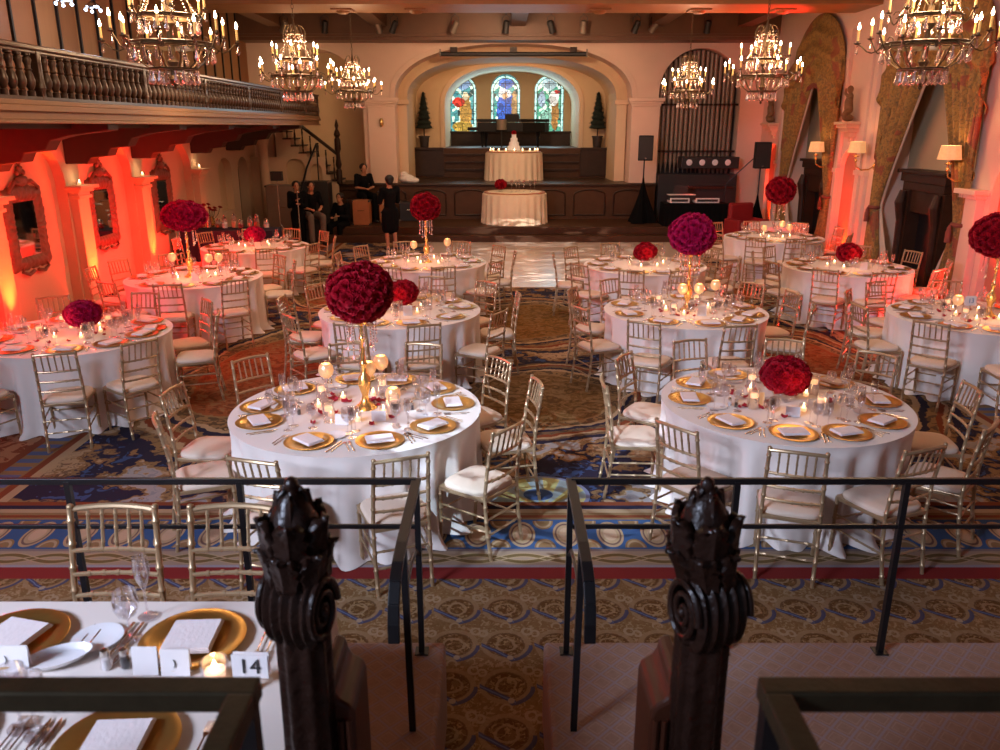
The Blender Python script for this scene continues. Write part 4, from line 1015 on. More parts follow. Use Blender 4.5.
# near railing on the landing
for side, name, xc in ((-1, 'left', -.405), (1, 'right', .435)):
    t = thing('landing_railing', 'thick dark bronze railing corner at the bottom %s, nearest the camera' % name, 'railing', (0, 0, 1.0))
    far = side*1.6
    mb = MB(); bar(mb, (far, 1.07, .90), (xc-.021*side, 1.07, .90), .021, .019); mb.build('top_bar', 'bronze_metal', t, smooth=False, bevel=.004)
    mb = MB(); bar(mb, (xc+.0, 1.05, .90), (xc, .55, .90), .021, .019); mb.build('handrail', 'bronze_metal', t, smooth=False, bevel=.004)
    mb = MB(); bar(mb, (xc, 1.07, -.0), (xc, 1.07, .885), .015, .015); mb.build('post', 'black_metal', t, smooth=False)
    mb = MB(); bar(mb, (far, 1.07, 0), (far, 1.07, .87), .017, .017); mb.build('post', 'black_metal', t, smooth=False)
# ================================================================= CARVED NEWELS
def newel(x, y, side, label):
    """side: +1 when the scroll faces +x outwards"""
    zb = .45; t = thing('carved_newel_post', label, 'newel post', (x, y, zb))
    H0, S = 1.262, .76     # shaft height above the platform, size of the carved head
    def hd(mb):
        mb.v = [(v[0]*S-(side > 0)*.016*min(1, max(0, (v[2]-H0-.1)*10)), v[1]*S, H0+(v[2]-H0)*S) for v in mb.v]; return mb
    # fluted shaft flaring downwards
    def sh(u, v):
        a = 2*PI*u; r = .060+.026*(1-v)**2+.004*cos(10*a)
        return (r*(abs(cos(a))**.8*(1 if cos(a) > 0 else -1))*1.0, r*.95*(abs(sin(a))**.8*(1 if sin(a) > 0 else -1)), H0*v)
    MB().grid(sh, 60, 16, wrap=True).build('shaft', 'newel_wood', t)
    # big ribbed volute, rolled about the depth axis, bulging towards the outside
    def vol(u, v):
        a = 2*PI*u; w_ = (v-.5)*2
        rr = (.088-.012*abs(w_)**3)*(1+.10*cos(a*1.0+.6))+.0065*cos(5*PI*w_)
        return (rr*.98*cos(a)+side*.020, w_*.085, H0+.07+rr*1.42*sin(a)-.055)
    # ribs run round the roll; axis leans between x and y so that both end and ribs show
    M_ = Matrix.Translation((0, 0, H0+.07)) @ Matrix.Rotation(side*math.radians(-70), 4, 'Z') @ Matrix.Translation((0, 0, -H0-.07))
    mb = MB(); mb.grid(vol, 48, 30, wrap=True); mb.v = [tuple(M_ @ Vector(v)) for v in mb.v]; hd(mb).build('volute', 'newel_wood', t)
    for e in (-1, 1):   # spiral eyes on both ends of the roll
        mb = MB()
        pts = []; rad = []
        for i in range(60):
            q = i/59; a = q*2.4*2*PI; r = .080*(1-q*.86)
            pts.append(M_ @ Vector((side*.02+r*cos(a), e*.088, H0+.015+r*1.35*sin(a)))); rad.append(.013*(1-q*.5))
        mb.tube(pts, rad, 8); mb.ball(tuple(M_ @ Vector((side*.02, e*.09, H0+.015))), .015, 10, 6); hd(mb).build('spiral_eye', 'newel_wood', t)
    # acanthus bud above: overlapping curled leaves
    mb = MB(); mb.lathe([(.062, H0+.12), (.070, H0+.16), (.082, H0+.205), (.084, H0+.24), (.072, H0+.29), (.052, H0+.34), (.030, H0+.375), (.008, H0+.395)], 20); hd(mb).build('bud', 'newel_wood', t)
    for ring, (n, z0, r0, h, out) in enumerate(((6, .10, .070, .15, .045), (5, .17, .074, .16, .014), (4, .24, .056, .14, -.012))):
        for k in range(n):
            a0 = 2*PI*k/n+ring*.7+.3
            def lf(u, v, a0=a0, n=n, z0=z0, r0=r0, h=h, out=out):
                wdt = (2*PI/n)*.62*(sin(PI*min(1, v*.85+.12))**.6)*(1+.14*sin(v*26))
                a = a0+(u-.5)*wdt*1.6
                rr = r0+.008+out*v**2.5-.10*max(0, v-.0)*r0*(1 if ring > 1 else .2)-.012*abs(2*u-1)**1.5+.004*cos((u-.5)*18)
                zz = H0+z0+h*v-out*1.3*max(0, v-.8)*5*.6-.012*abs(2*u-1)
                return (rr*cos(a), rr*sin(a), zz)
            mb = MB(); mb.grid(lf, 8, 9)
            o = hd(mb).build('acanthus_leaf', 'newel_wood', t); s = o.modifiers.new('solid', 'SOLIDIFY'); s.thickness = .012
    mb = MB(); mb.ball((0, 0, H0+.40), (.022, .022, .028), 12, 8)
    for k in range(5): mb.tube([(.0, 0, H0+.36), (.03*cos(k*1.26), .03*sin(k*1.26), H0+.39), (.045*cos(k*1.26), .045*sin(k*1.26), H0+.375)], [.012, .010, .004], 6)
    hd(mb).build('finial', 'newel_wood', t)
    # moulded collar and side bracket behind, on the aisle side
    mb = MB(); mb.lathe([(.072, H0-.05), (.082, H0-.04), (.076, H0-.02), (.086, H0-.01), (.07, H0)], 24); hd(mb).build('collar', 'newel_wood', t)
    s_ = -side
    out = [(.03, 0), (.108, 0), (.108, .97), (.103, .99), (.090, 1.0), (.074, 1.01), (.064, 1.03), (.058, 1.06), (.03, 1.07)]
    mb = MB(); mb.prism(out, lambda a, b, q: (s_*a, .02+q, b), -.03, .16); mb.build('side_bracket', 'panel_red_wood', t, smooth=False, bevel=.010)
    mb = MB()
    for xx in (.075, .095): mb.tube([(s_*xx, -.012, .1), (s_*xx, -.012, .96)], .009, 8)
    mb.build('bracket_flute', 'panel_red_wood', t)
    return t
newel(-.455, 1.60, -1, 'dark carved wooden newel post left of the centre, ribbed scroll facing left')
newel(.468, 1.60, 1, 'dark carved wooden newel post right of the centre, ribbed scroll facing right')
# ================================================================= CHANDELIERS
def drop_mesh(r, h):
    return MB().lathe([(.0006, 0), (r*.55, -h*.12), (r*.35, -h*.3), (r*.8, -h*.62), (r, -h*.78), (r*.65, -h*.94), (.0008, -h)], 6).mesh('crystal_drop', 'crystal', smooth=False)
DROP_S, DROP_L = drop_mesh(.016, .085), drop_mesh(.021, .125)
def make_chandelier(label):
    """origin at the bottom finial; 1.2 m across"""
    t = thing('chandelier', label, 'chandelier', group='crystal candle chandeliers')
    mb = MB(); mb.lathe([(.002, -.0), (.02, .02), (.012, .04), (.045, .06), (.065, .09), (.05, .115), (.03, .13), (.03, .20), (.05, .24), (.03, .28), (.025, .5), (.06, .56), (.03, .62), (.022, .8), (.045, .86), (.025, .92), (.035, 1.0), (.018, 1.06), (.012, 1.12)], 16); mb.build('stem', 'chandelier_brass', t)
    for nm, r, z, h in (('lower_ring', .36, .36, .045), ('upper_ring', .25, .60, .035), ('basket_ring', .20, .17, .02), ('crown_ring', .10, .95, .018)):
        mb = MB(); mb.lathe([(r-.012, z), (r, z), (r+.012, z+h*.2), (r+.004, z+h*.5), (r+.014, z+h*.85), (r, z+h), (r-.012, z+h), (r-.012, z)], 32, cap=False)
        for k in range(6): mb.tube([(0, 0, z+h*.5), ((r-.01)*cos(k*PI/3), (r-.01)*sin(k*PI/3), z+h*.5)], .006, 5)
        if nm == 'lower_ring':
            for k in range(12): mb.tube([(r*cos(k*PI/6), r*sin(k*PI/6), z), (.28*cos(k*PI/6), .28*sin(k*PI/6), .24), (.20*cos(k*PI/6), .20*sin(k*PI/6), .18)], .006, 5)
        mb.build(nm, 'chandelier_brass', t)
    cup = MB().lathe([(.001, -.005), (.014, -.004), (.03, .006), (.032, .010), (.012, .012), (.012, .03)], 12)
    arms = [(2*PI*k/12+.13, .36, .575 if k % 2 else .50, .40 if k % 2 else .46) for k in range(12)]+[(2*PI*k/6+.4, .25, .34, .66) for k in range(6)]
    bulb = MB().lathe([(.001, 0), (.010, .006), (.0125, .02), (.009, .036), (.004, .052), (.0005, .062)], 10).mesh('bulb', 'bulb')
    tube = MB().lathe([(.0105, 0), (.0105, .105), (.001, .108)], 10).mesh('candle_tube', 'candle_tube')
    for a, r0, r1, z in arms:
        c_, s_ = cos(a), sin(a); mb = MB(); zr = .38 if r0 > .3 else .615
        pts = [(r0+(r1-r0)*q, zr+(z-zr)*q**2-.06*sin(PI*min(1, q*1.15))) for q in (0, .2, .4, .6, .8, .95, 1)]
        mb.tube([(r*c_, r*s_, zz) for r, zz in pts], .0065, 6)
        mb.tube([((r0+.02+.03*cos(q))*c_, (r0+.02+.03*cos(q))*s_, zr+.03+.03*sin(q)) for q in (0, 1, 2, 3, 4, 5)], .0045, 5)
        for v in cup.v: pass
        mb.add([(v[0]+r1*c_, v[1]+r1*s_, v[2]+z) for v in cup.v], cup.f)
        arm = mb.build('arm', 'chandelier_brass', t)
        o = inst(tube, 'candle_tube', (r1*c_, r1*s_, z+.02), parent=arm); o = inst(bulb, 'bulb', (r1*c_, r1*s_, z+.125), parent=arm)
        inst(DROP_S, 'crystal_drop', (r1*c_, r1*s_, z-.01), parent=t)
    def drops(n, r, z, me, off=0):
        for k in range(n): inst(me, 'crystal_drop', (r*cos(2*PI*k/n+off), r*sin(2*PI*k/n+off), z), R_.uniform(0, 3), parent=t)
    drops(20, .36, .355, DROP_L, .05); drops(16, .25, .595, DROP_L, .1); drops(18, .205, .17, DROP_L); drops(8, .11, .13, DROP_S); drops(8, .105, .94, DROP_S, .2)
    # crown: curling arms with drops
    for k in range(6):
        a = 2*PI*k/6+.2; c_, s_ = cos(a), sin(a); mb = MB()
        mb.tube([(r*c_, r*s_, z) for r, z in ((.03, .72), (.10, .80), (.15, .90), (.16, 1.0), (.12, 1.07), (.07, 1.08), (.05, 1.03), (.08, .99))], [.009, .009, .009, .008, .008, .007, .006, .003], 6)
        mb.tube([(r*c_, r*s_, z) for r, z in ((.25, .635), (.22, .74), (.15, .80), (.08, .78))], .006, 5)
        mb.build('crown_scroll', 'chandelier_brass', t)
        inst(DROP_S, 'crystal_drop', (.155*c_, .155*s_, .94), parent=t)
    # strings of crystal beads from the crown to the ring
    for k in range(6):
        a = 2*PI*k/6+.5; c_, s_ = cos(a), sin(a); mb = MB()
        for q in range(12):
            f = q/11; r = .12+(.25-.12)*f; z = 1.0-(1.0-.64)*f-.06*sin(PI*f); mb.ball((r*c_, r*s_, z), .009, 6, 4)
        mb.build('bead_string', 'crystal', t)
    # chain to the beam
    mb = MB(); z = 1.12; k = 0
    while z < CEIL-3.08-.06:
        pl = k % 2
        pts = []
        for q in range(11):
            a = 2*PI*q/10; dx, dz = .016*cos(a), .036*sin(a); pts.append(((dx if pl else 0), (0 if pl else dx), z+.03+dz))
        mb.tube(pts, .005, 5, cap=False); z += .060; k += 1
    mb.build('chain', 'chandelier_brass', t)
    MB().lathe([(.01, CEIL-3.08-.12), (.05, CEIL-3.08-.10), (.09, CEIL-3.08-.04), (.10, CEIL-3.08-.0)], 16).build('ceiling_rose', 'chandelier_brass', t)
    return t
ch0 = make_chandelier('x')
CH = [(-2.95, 7.75, 'large crystal candle chandelier at upper left, nearest on the left'), (3.82, 7.75, 'large crystal candle chandelier at upper right, nearest on the right'),
      (-2.98, 12.55, 'middle crystal chandelier of the left row, beside the balcony'), (3.86, 12.55, 'middle crystal chandelier of the right row, left of the first draped window'),
      (-3.05, 17.75, 'farthest crystal chandelier of the left row, before the stage arch'), (3.92, 17.75, 'farthest crystal chandelier of the right row, before the organ pipes')]
for i, (x, y, lab) in enumerate(CH):
    o = ch0 if i == 0 else dup(ch0, (0, 0, 0))
    o.location = (x, y, 3.08); o.rotation_euler = (0, 0, R_.uniform(0, 1)); o['label'] = lab
    light('chandelier_light', 'POINT', (x, y, 3.08+.78), 92, (1.0, .62, .34), size=.22)
# ================================================================= MIRRORS ON THE LEFT WALL
def mirror(y, label, w_=.98, z0=.84, z1=1.98):
    t = thing('carved_mirror', label, 'mirror', (WL-.16, y, (z0+z1)/2)); hh = (z1-z0)/2; hw = w_/2
    gw, gh = hw*.56, hh*.66
    def outl(a):
        c_, s_ = cos(a), sin(a)
        k = 1/max(abs(c_)/hw, abs(s_)/hh); yv, zv = c_*k, s_*k
        f = 1+.016*sin(a*16)+.012*sin(a*31)
        if zv > hh*.8: zv += .05*max(0, 1-abs(yv)/hw*1.2)
        if abs(yv) > hw*.9: yv *= 1+.02*sin(zv*9)
        return yv*f, (zv-.035)*f
    def inn(a):
        c_, s_ = cos(a), sin(a); k = 1/max(abs(c_)/gw, abs(s_)/gh); return c_*k, s_*k-.04
    def f(u, v):
        a = 2*PI*u; yo, zo = outl(a); yi, zi = inn(a)
        dpt = .015+.050*sin(PI*min(1, v*1.0))**.7*(1-.3*v)+.012*sin(a*30+v*7)*sin(v*PI*2.5)*(1 if .1 < v < .95 else 0)
        if v >= 1: dpt = .0
        return (dpt, yi+(yo-yi)*v, zi+(zo-zi)*v)
    MB().grid(f, 128, 12, wrap=True).build('frame', 'mirror_frame', t)
    mb = MB(); mb.box(.010, .018, -gw-.02, gw+.02, -gh-.06, gh-.02); mb.build('mirror_glass', 'mirror_glass', t, smooth=False)
    # crest: crown of leaves
    mb = MB(); mb.ball((.05, 0, hh+.06), (.04, .13, .08), 14, 8)
    for dy, dz, r in ((0, .22, .06), (-.07, .17, .045), (.07, .17, .045), (0, .30, .035), (-.10, .07, .05), (.10, .07, .05), (-.03, .24, .022), (.03, .24, .022)): mb.ball((.045, dy, hh+dz), (.03, r*.8, r), 10, 6)
    for s in (-1, 1): mb.tube([(.05, s*.05, hh+.02), (.06, s*.2, hh+.05), (.06, s*.32, hh-.02), (.05, s*.36, hh-.08), (.05, s*.30, hh-.10)], [.03, .028, .024, .02, .012], 8)
    mb.build('crest', 'mirror_frame', t)
    mb = MB()
    for s in (-1, 1): mb.tube([(.05, s*.06, -hh-.06), (.06, s*.2, -hh-.09), (.05, s*.34, -hh-.04), (.05, s*.30, -hh+.02)], [.028, .026, .02, .012], 8)
    mb.build('lower_scroll', 'mirror_frame', t)
mirror(11.56, 'carved brown mirror on the red-lit left wall, nearest of three, reflecting a rose ball')
mirror(13.85, 'carved brown mirror on the left wall, middle one of three')
mirror(16.40, 'carved brown mirror on the left wall, farthest of three, above the magenta roses', .95, .80, 1.98)
# votives on the pier ledges and uplights at their feet
UP = (1.0, .060, .008)
def uplight(x, y, tgt, e, lab, spot=85):
    t = thing('uplight', lab, 'uplight', (x, y, 0), group='uplights on the floor')
    MB().lathe([(.09, 0), (.095, .01), (.085, .03), (.085, .17), (.09, .175), (.075, .178), (.07, .15), (.001, .14)], 16).build('can', 'fixture_black', t)
    MB().lathe([(.001, .145), (.068, .145)], 16, cap=False).build('lens', mat_up, t)
    light('uplight_beam', 'SPOT', (x, y, .19), e, UP, tgt, .04, spot=spot, blend=.9)
mat_up = mat('uplight_lens', (1, .3, .1), .4, emit=(1, .16, .03), estr=6)
for y, e in zip(PIERS, (750, 750, 750, 600, 70)):
    uplight(WL+.30, y, (WL+.10, y, 1.9), e, 'black uplight can at the foot of a pier on the left wall', 52)
    if y > 8:
        o = votive((WL+.10, y, 1.90), 'lit votive candle on the ledge of a left wall pier', 'votives on the pier ledges'); o.scale = (1.3,)*3
        light('ledge_glow', 'POINT', (WL+.14, y, 2.03), .8, (1, .7, .4), size=.03)
# added red fill along the left wall, no fixtures, reaching the nearest cloths and floor
for y, e in ((9.0, 260), (11.2, 260), (13.4, 200), (15.6, 60)):
    light('red_wash_left', 'SPOT', (WL+.35, y, 2.35), e*1.1, (1, .02, .02), (WL+2.6, y, .5), .15, spot=140, blend=1)
    light('red_wall_wash', 'SPOT', (WL+1.5, y, .15), e*3.4, (1, .008, .010), (WL, y+.4, 1.2), .1, spot=125, blend=1)
for y, xx, e in ((16.60, WR-.06, 300), (21.35, WR-.06, 300), (10.95, WR-.06, 700)):
    uplight(xx, y, (xx+.16, y, 1.9), e, 'uplight can glowing inside a right wall niche', 66)
    o = votive((xx+.0, y, .0), 'x', 'x')
    for ch in list(o.children): bpy.data.objects.remove(ch)
    bpy.data.objects.remove(o)
light('red_wash_right', 'SPOT', (WR-.3, 10.9, .4), 620, (1, .03, .02), (3.5, 10.6, .8), .15, spot=120, blend=1)
light('red_wash_right', 'SPOT', (WR-.3, 16.5, .4), 620, (1, .03, .02), (4.5, 14.8, .8), .15, spot=130, blend=1)
for y_ in (16.6, 21.35):
    light('red_niche_wash', 'SPOT', (WR-.25, y_, .5), 90, (1, .006, .006), (WR+.10, y_, 1.3), .05, spot=75, blend=1)
light('red_niche_wash', 'SPOT', (WR-.35, 10.95, .3), 260, (1, .006, .006), (WR+.12, 10.95, 1.4), .05, spot=100, blend=1)
light('red_wash_ceiling', 'SPOT', (WR-.5, 17.5, 3.6), 700, (1, .03, .02), (4.4, 16.6, 5.4), .1, spot=60, blend=.8)
light('red_wash_dj', 'SPOT', (4.9, 20.6, 2.6), 120, (1, .03, .02), (5.6, 21.4, .4), .1, spot=70, blend=.8)
# ================================================================= RIGHT WALL: brackets, statues, sconces, curtains
def remesh(o, vox=.012, smooth=3):
    r = o.modifiers.new('remesh', 'REMESH'); r.mode = 'VOXEL'; r.voxel_size = vox; r.use_smooth_shade = True
    if smooth:
        s = o.modifiers.new('smooth', 'SMOOTH'); s.factor = .5; s.iterations = smooth
    return o
def limb(mb, pts, rad):
    for (a, b), (r0, r1) in zip(zip(pts, pts[1:]), zip(rad, rad[1:])):
        mb.tube([a, b], [r0, r1], 12); mb.ball(a, r0*.99, 12, 8); mb.ball(b, r1*.99, 12, 8)
for i, (y, lab) in enumerate(((16.60, 'gilt stone cherub figure on the bracket between the two draped windows'), (21.35, 'gilt stone cherub figure on the bracket in the far right corner'))):
    mb = MB()
    for o_, z0, z1 in ((.30, 2.80, 2.86), (.26, 2.74, 2.80), (.20, 2.66, 2.74), (.13, 2.56, 2.66), (.07, 2.48, 2.56)): mb.box(WR-o_, WR, y-o_, y+o_, z0, z1)
    tag(mb.build('wall_bracket', 'plaster', smooth=False, bevel=.012), 'moulded plaster bracket carrying the cherub, '+('between the draped windows' if i == 0 else 'in the far right corner'), 'bracket')
    t = MB(); x = WR-.15
    limb(t, [(x, y, 3.08), (x-.02, y, 3.22), (x, y, 3.34)], [.085, .08, .06]); t.ball((x-.02, y-.01, 3.46), (.062, .058, .07), 14, 10)
    limb(t, [(x, y-.05, 3.08), (x-.09, y-.07, 3.02), (x-.07, y-.05, 2.90)], [.05, .042, .028]); limb(t, [(x, y+.06, 3.08), (x-.06, y+.08, 2.98), (x+.0, y+.1, 2.89)], [.05, .042, .028])
    limb(t, [(x, y-.07, 3.33), (x-.05, y-.15, 3.26), (x-.10, y-.08, 3.32)], [.032, .027, .02]); limb(t, [(x, y+.07, 3.33), (x-.04, y+.15, 3.38), (x-.06, y+.10, 3.47)], [.032, .027, .02])
    t.ball((x, y, 2.93), (.11, .12, .07), 14, 8)
    tag(remesh(t.build('cherub_statue', 'stone_statue'), .013, 2), lab, 'statue')
def sconce(y, z, label, glow=6):
    t = thing('wall_sconce', label, 'wall lamp', (WR, y, z))
    MB().lathe([(.075, 0), (.07, .02), (.04, .03), (.02, .05)], 14, M=Matrix.Rotation(-PI/2, 4, 'Y')).build('backplate', 'gold', t)
    mb = MB(); mb.tube([(-.02, 0, 0), (-.12, 0, -.06), (-.26, 0, -.07), (-.36, 0, -.01), (-.38, 0, .08), (-.38, 0, .22)], [.014, .014, .014, .013, .012, .010], 8)
    mb.ball((-.38, 0, .10), .03, 10, 6); mb.lathe([(.012, .16), (.05, .17), (.055, .185), (.012, .19)], 12, (-.38, 0, 0)); mb.build('arm', 'gold', t)
    def sh(u, v): 
        a = 2*PI*u; r = .165-.035*v+.006*cos(8*a); return (-.38+r*cos(a), r*sin(a), .24+.20*v)
    MB().grid(sh, 48, 3, wrap=True).build('lamp_shade', 'shade', t)
    MB().ball((-.38, 0, .30), (.022, .022, .04)).build('bulb', 'candle_glow', t)
    light('sconce_light', 'POINT', (WR-.38, y, z+.36), glow, (1, .6, .3), size=.05)
sconce(17.43, 2.02, 'brass wall lamp with pleated shade before the far draped window'); sconce(15.45, 2.06, 'brass wall lamp with chequered shade beside the orange niche'); sconce(12.24, 2.06, 'brass wall lamp with glowing shade before the near draped window', 8)
def curtain(y_out, y_in, z_tie, z_top, label, seed=0):
    """panel hanging between y_out and y_in at the top, gathered towards y_out at z_tie"""
    sgn = 1 if y_in > y_out else -1; Wd = abs(y_in-y_out); x0 = WR-.03
    t = thing('curtain', label, 'curtain', (0, 0, 0))
    def f(u, v):
        z = z_top-(z_top-.03)*v
        if z > z_tie: q = (z-z_tie)/(z_top-z_tie); wd = .20+(Wd-.20)*q**1.15; off = .04*(1-q)
        else: q = (z_tie-z)/z_tie; wd = .20+.24*min(1, q*1.6); off = .04
        amp = (.040+.055*wd/Wd)
        return (x0-.08-amp*sin(u*2*PI*5+.6*sin(z*1.3+seed)), y_out+sgn*(off+wd*u)+.02*sin(u*2*PI*5+1.2), z)
    o = MB().grid(f, 110, 50).build('drape', 'brocade', t); s = o.modifiers.new('solid', 'SOLIDIFY'); s.thickness = .012
    def sh(u, v):
        z = z_top-(z_top-.03)*v; e = f(1, v)[1]
        wd = .07 if z > z_tie else .07+.26*min(1, (z_tie-z)/z_tie*1.3)
        return (x0+.0-.02*sin(u*22), e+sgn*(-.03+wd*u), z)
    o = MB().grid(sh, 30, 40).build('sheer_lining', 'sheer', t)
    MB().lathe([(.0, 0), (.10, .0), (.115, .03), (.10, .06), (.0, .06)], 16, M=Matrix.Diagonal((.9, 1.3, 1, 1)), c=(x0-.08, y_out+sgn*.14, z_tie-.03)).build('tieback', 'tassel', t)
    mb = MB(); mb.lathe([(.012, 0), (.02, -.02), (.035, -.05), (.03, -.07), (.042, -.10), (.045, -.26), (.01, -.26)], 12, (x0-.20, y_out+sgn*.15, z_tie)); mb.build('tassel', 'tassel', t)
def valance(y0, y1, ztop, label):
    yc, hw = (y0+y1)/2, (y1-y0)/2; t = thing('swag_valance', label, 'valance', (0, 0, 0)); x0 = WR-.06
    def f(u, v):
        tt = 2*u-1; top = arch_z(tt*.999, ztop-1.52, 1.52, 2.0)
        sag = ztop-1.95+.75*abs(tt)**1.6*(-1)+.55   # swag bottom, lower at the two sides
        z = top+(min(sag, top)-top)*v
        fold = sin((z-ztop+1.9)*17+abs(tt)*7)
        return (x0-.12*sin(PI*v)-.045*fold*min(1, v*4)-.03, yc+hw*tt, z)
    o = MB().grid(f, 40, 60).build('swag', 'brocade', t); s = o.modifiers.new('solid', 'SOLIDIFY'); s.thickness = .012
    def fr(u, v):
        x, y, z = f(u, 1.0); return (x-.01, y, z-.10*v)
    MB().grid(fr, 80, 2).build('fringe', 'tassel', t)
    for s_, ye in ((-1, y0), (1, y1)):   # cascading tails
        def tl(u, v, s_=s_, ye=ye):
            zt = ztop-1.45; L = 1.55-.75*u
            return (x0-.08-.04*sin(u*PI*5), ye-s_*(.02+.36*u), zt+.1-L*v)
        o = MB().grid(tl, 24, 12).build('cascade_tail', 'brocade', t); s = o.modifiers.new('solid', 'SOLIDIFY'); s.thickness = .01
for yc, nm in ((13.62, 'near'), (18.72, 'far')):
    curtain(yc+1.56, yc+.02, 1.35, 4.05, 'gold brocade curtain gathered on the far side of the %s tall window' % nm, 1)
    curtain(yc-1.56, yc-.02, 1.35, 4.05, 'gold brocade curtain gathered on the near side of the %s tall window' % nm, 2)
    valance(yc-1.60, yc+1.60, 5.08, 'gold swagged valance filling the arched top of the %s tall window' % nm)
# dark carved fireplaces/doors standing in the window bays
for yc, hw, nm in ((13.78, .74, 'near'), (18.55, .80, 'far')):
    t = thing('carved_mantelpiece', 'dark carved wooden mantelpiece in the bay of the %s draped window' % nm, 'mantelpiece', (0, 0, 0))
    mb = MB(); mb.box(WR+.05, WR+.39, yc-hw, yc+hw, 1.86, 2.0); mb.box(WR+.0, WR+.39, yc-hw-.06, yc+hw+.06, 2.0, 2.06); mb.box(WR+.08, WR+.39, yc-hw+.06, yc+hw-.06, 1.72, 1.86); mb.build('mantel_shelf', 'dark_wood', t, smooth=False, bevel=.012)
    for s in (-1, 1):
        mb = MB(); mb.box(WR+.10, WR+.39, yc+s*(hw-.16)-.13, yc+s*(hw-.16)+.13, 0, 1.72); mb.tube([(WR+.09, yc+s*(hw-.16), .15), (WR+.07, yc+s*(hw-.16), 1.2), (WR+.02, yc+s*(hw-.16), 1.5), (WR+.06, yc+s*(hw-.16), 1.7)], [.06, .07, .09, .06], 10); mb.build('jamb', 'dark_wood', t, smooth=False)
    MB().box(WR+.33, WR+.39, yc-hw+.1, yc+hw-.1, 0, 1.8).build('back_panel', 'black_metal', t, smooth=False)
    MB().box(WR+.14, WR+.39, yc-hw+.28, yc+hw-.28, 1.35, 1.72).build('frieze', 'dark_wood', t, smooth=False, bevel=.01)
# ================================================================= ORGAN
org = thing('pipe_organ', 'tall dark grey organ pipes filling the arch right of the stage', 'organ', (0, 0, 0))
i = 0; x = 4.30
while x < 6.28:
    r = .044+.012*abs(sin(i*.9)); tt = (x-5.28)/1.08; top = arch_z(min(.99, abs(tt)), 3.60, 1.10, 2)-.02; zb_ = 1.55 if x < 5.4 else 1.35+.0
    mb = MB(); yy = 22.70+.0*i; ct = min(top, 4.9)
    mb.lathe([(.008, zb_), (r*.55, zb_+.18), (r, zb_+.30), (r, ct)], 12, (x, yy, 0)); mb.box(x-r*.5, x+r*.5, yy-r-.004, yy-r+.008, zb_+.30, zb_+.36)
    mb.build('organ_pipe', 'pipe_metal', org); x += r*2+.016; i += 1
for z in (3.30, 2.10): MB().box(4.2, 6.36, 22.58, 22.66, z, z+.05).build('pipe_rail', 'dark_wood', org, smooth=False)
t = thing('organ_console', 'dark wooden organ console with four pale round stops below the pipes', 'organ console', (5.3, 22.0, 0))
mb = MB(); mb.box(-1.05, 1.05, .1, .45, .36, 1.55); mb.box(-.55, 1.0, -.1, .1, .36, 1.25); mb.box(-.5, 1.02, -.08, .42, 1.70, 2.0); mb.build('case', 'fixture_black', t, smooth=False, bevel=.012)
for k in range(4):
    MB().lathe([(.075, 0), (.08, .01), (.07, .02), (.001, .022)], 20, M=Matrix.Rotation(PI/2, 4, 'X'), c=(-.30+.34*k, -.08, 1.86)).build('round_stop', 'porcelain', t)
MB().box(-.5, .9, -.16, -.08, 1.18, 1.24).build('music_desk', 'dark_wood', t, smooth=False)
# ================================================================= DJ CORNER
def pole_speaker(x, y, z0, zc, label):
    t = thing('pole_loudspeaker', label, 'loudspeaker', (x, y, z0))
    mb = MB(); h = .62; mb.prism([(-.19, -.16), (.19, -.16), (.14, .17), (-.14, .17)], lambda a, b, q: (a, b, q), zc-z0-h/2, zc-z0+h/2); mb.build('cabinet', 'speaker', t, smooth=False, bevel=.015)
    MB().box(-.17, .17, -.172, -.16, zc-z0-h/2+.03, zc-z0+h/2-.03).build('grille', 'fixture_black', t, smooth=False); MB().lathe([(.001, -.004), (.02, -.004), (.02, .0)], 12, M=Matrix.Rotation(PI/2, 4, 'X'), c=(0, -.176, zc-z0-.25)).build('badge', 'silver', t)
    MB().tube([(0, 0, .9), (0, 0, zc-z0-h/2)], .018, 8).build('pole', 'black_metal', t)
    def f(u, v):
        a = 2*PI*u; r = .02+.44*(1-v)**1.4*(.75+.25*cos(3*a))+.012*sin(14*a)*(1-v); return (r*cos(a), r*sin(a), 1.15*v)
    MB().grid(f, 84, 12, wrap=True).build('stand_scrim', 'cloth_black', t)
pole_speaker(3.72, 21.4, .35, 2.24, 'black loudspeaker on a draped pole before the right stage column')
pole_speaker(6.35, 20.2, 0, 2.10, 'black loudspeaker on a draped pole near the far right niche')
t = thing('dj_table', 'table under black cloth with white dj equipment by the organ', 'table', (4.95, 20.85, 0))
def bx_cloth(hx, hy, H, mb, n=12):
    def f(u, v):
        a = u*4; s = int(a) % 4; q = a-int(a); P_ = [(-hx, -hy), (hx, -hy), (hx, hy), (-hx, hy)]; p0, p1 = P_[s], P_[(s+1) % 4]; x, y = p0[0]+(p1[0]-p0[0])*q, p0[1]+(p1[1]-p0[1])*q
        if v < .2: return (x*v/.2, y*v/.2, H)
        d = (v-.2)/.8; nx, ny = [(0, -1), (1, 0), (0, 1), (-1, 0)][s]; wv = .02*d*sin(q*2*PI*n*(hx if s % 2 == 0 else hy)/hx)+.02*d
        return (x+nx*wv, y+ny*wv, H*(1-d)+.004)
    return mb.grid(f, 200, 14, wrap=True)
bx_cloth(.80, .32, .92, MB()).build('black_cloth', 'cloth_black', t)
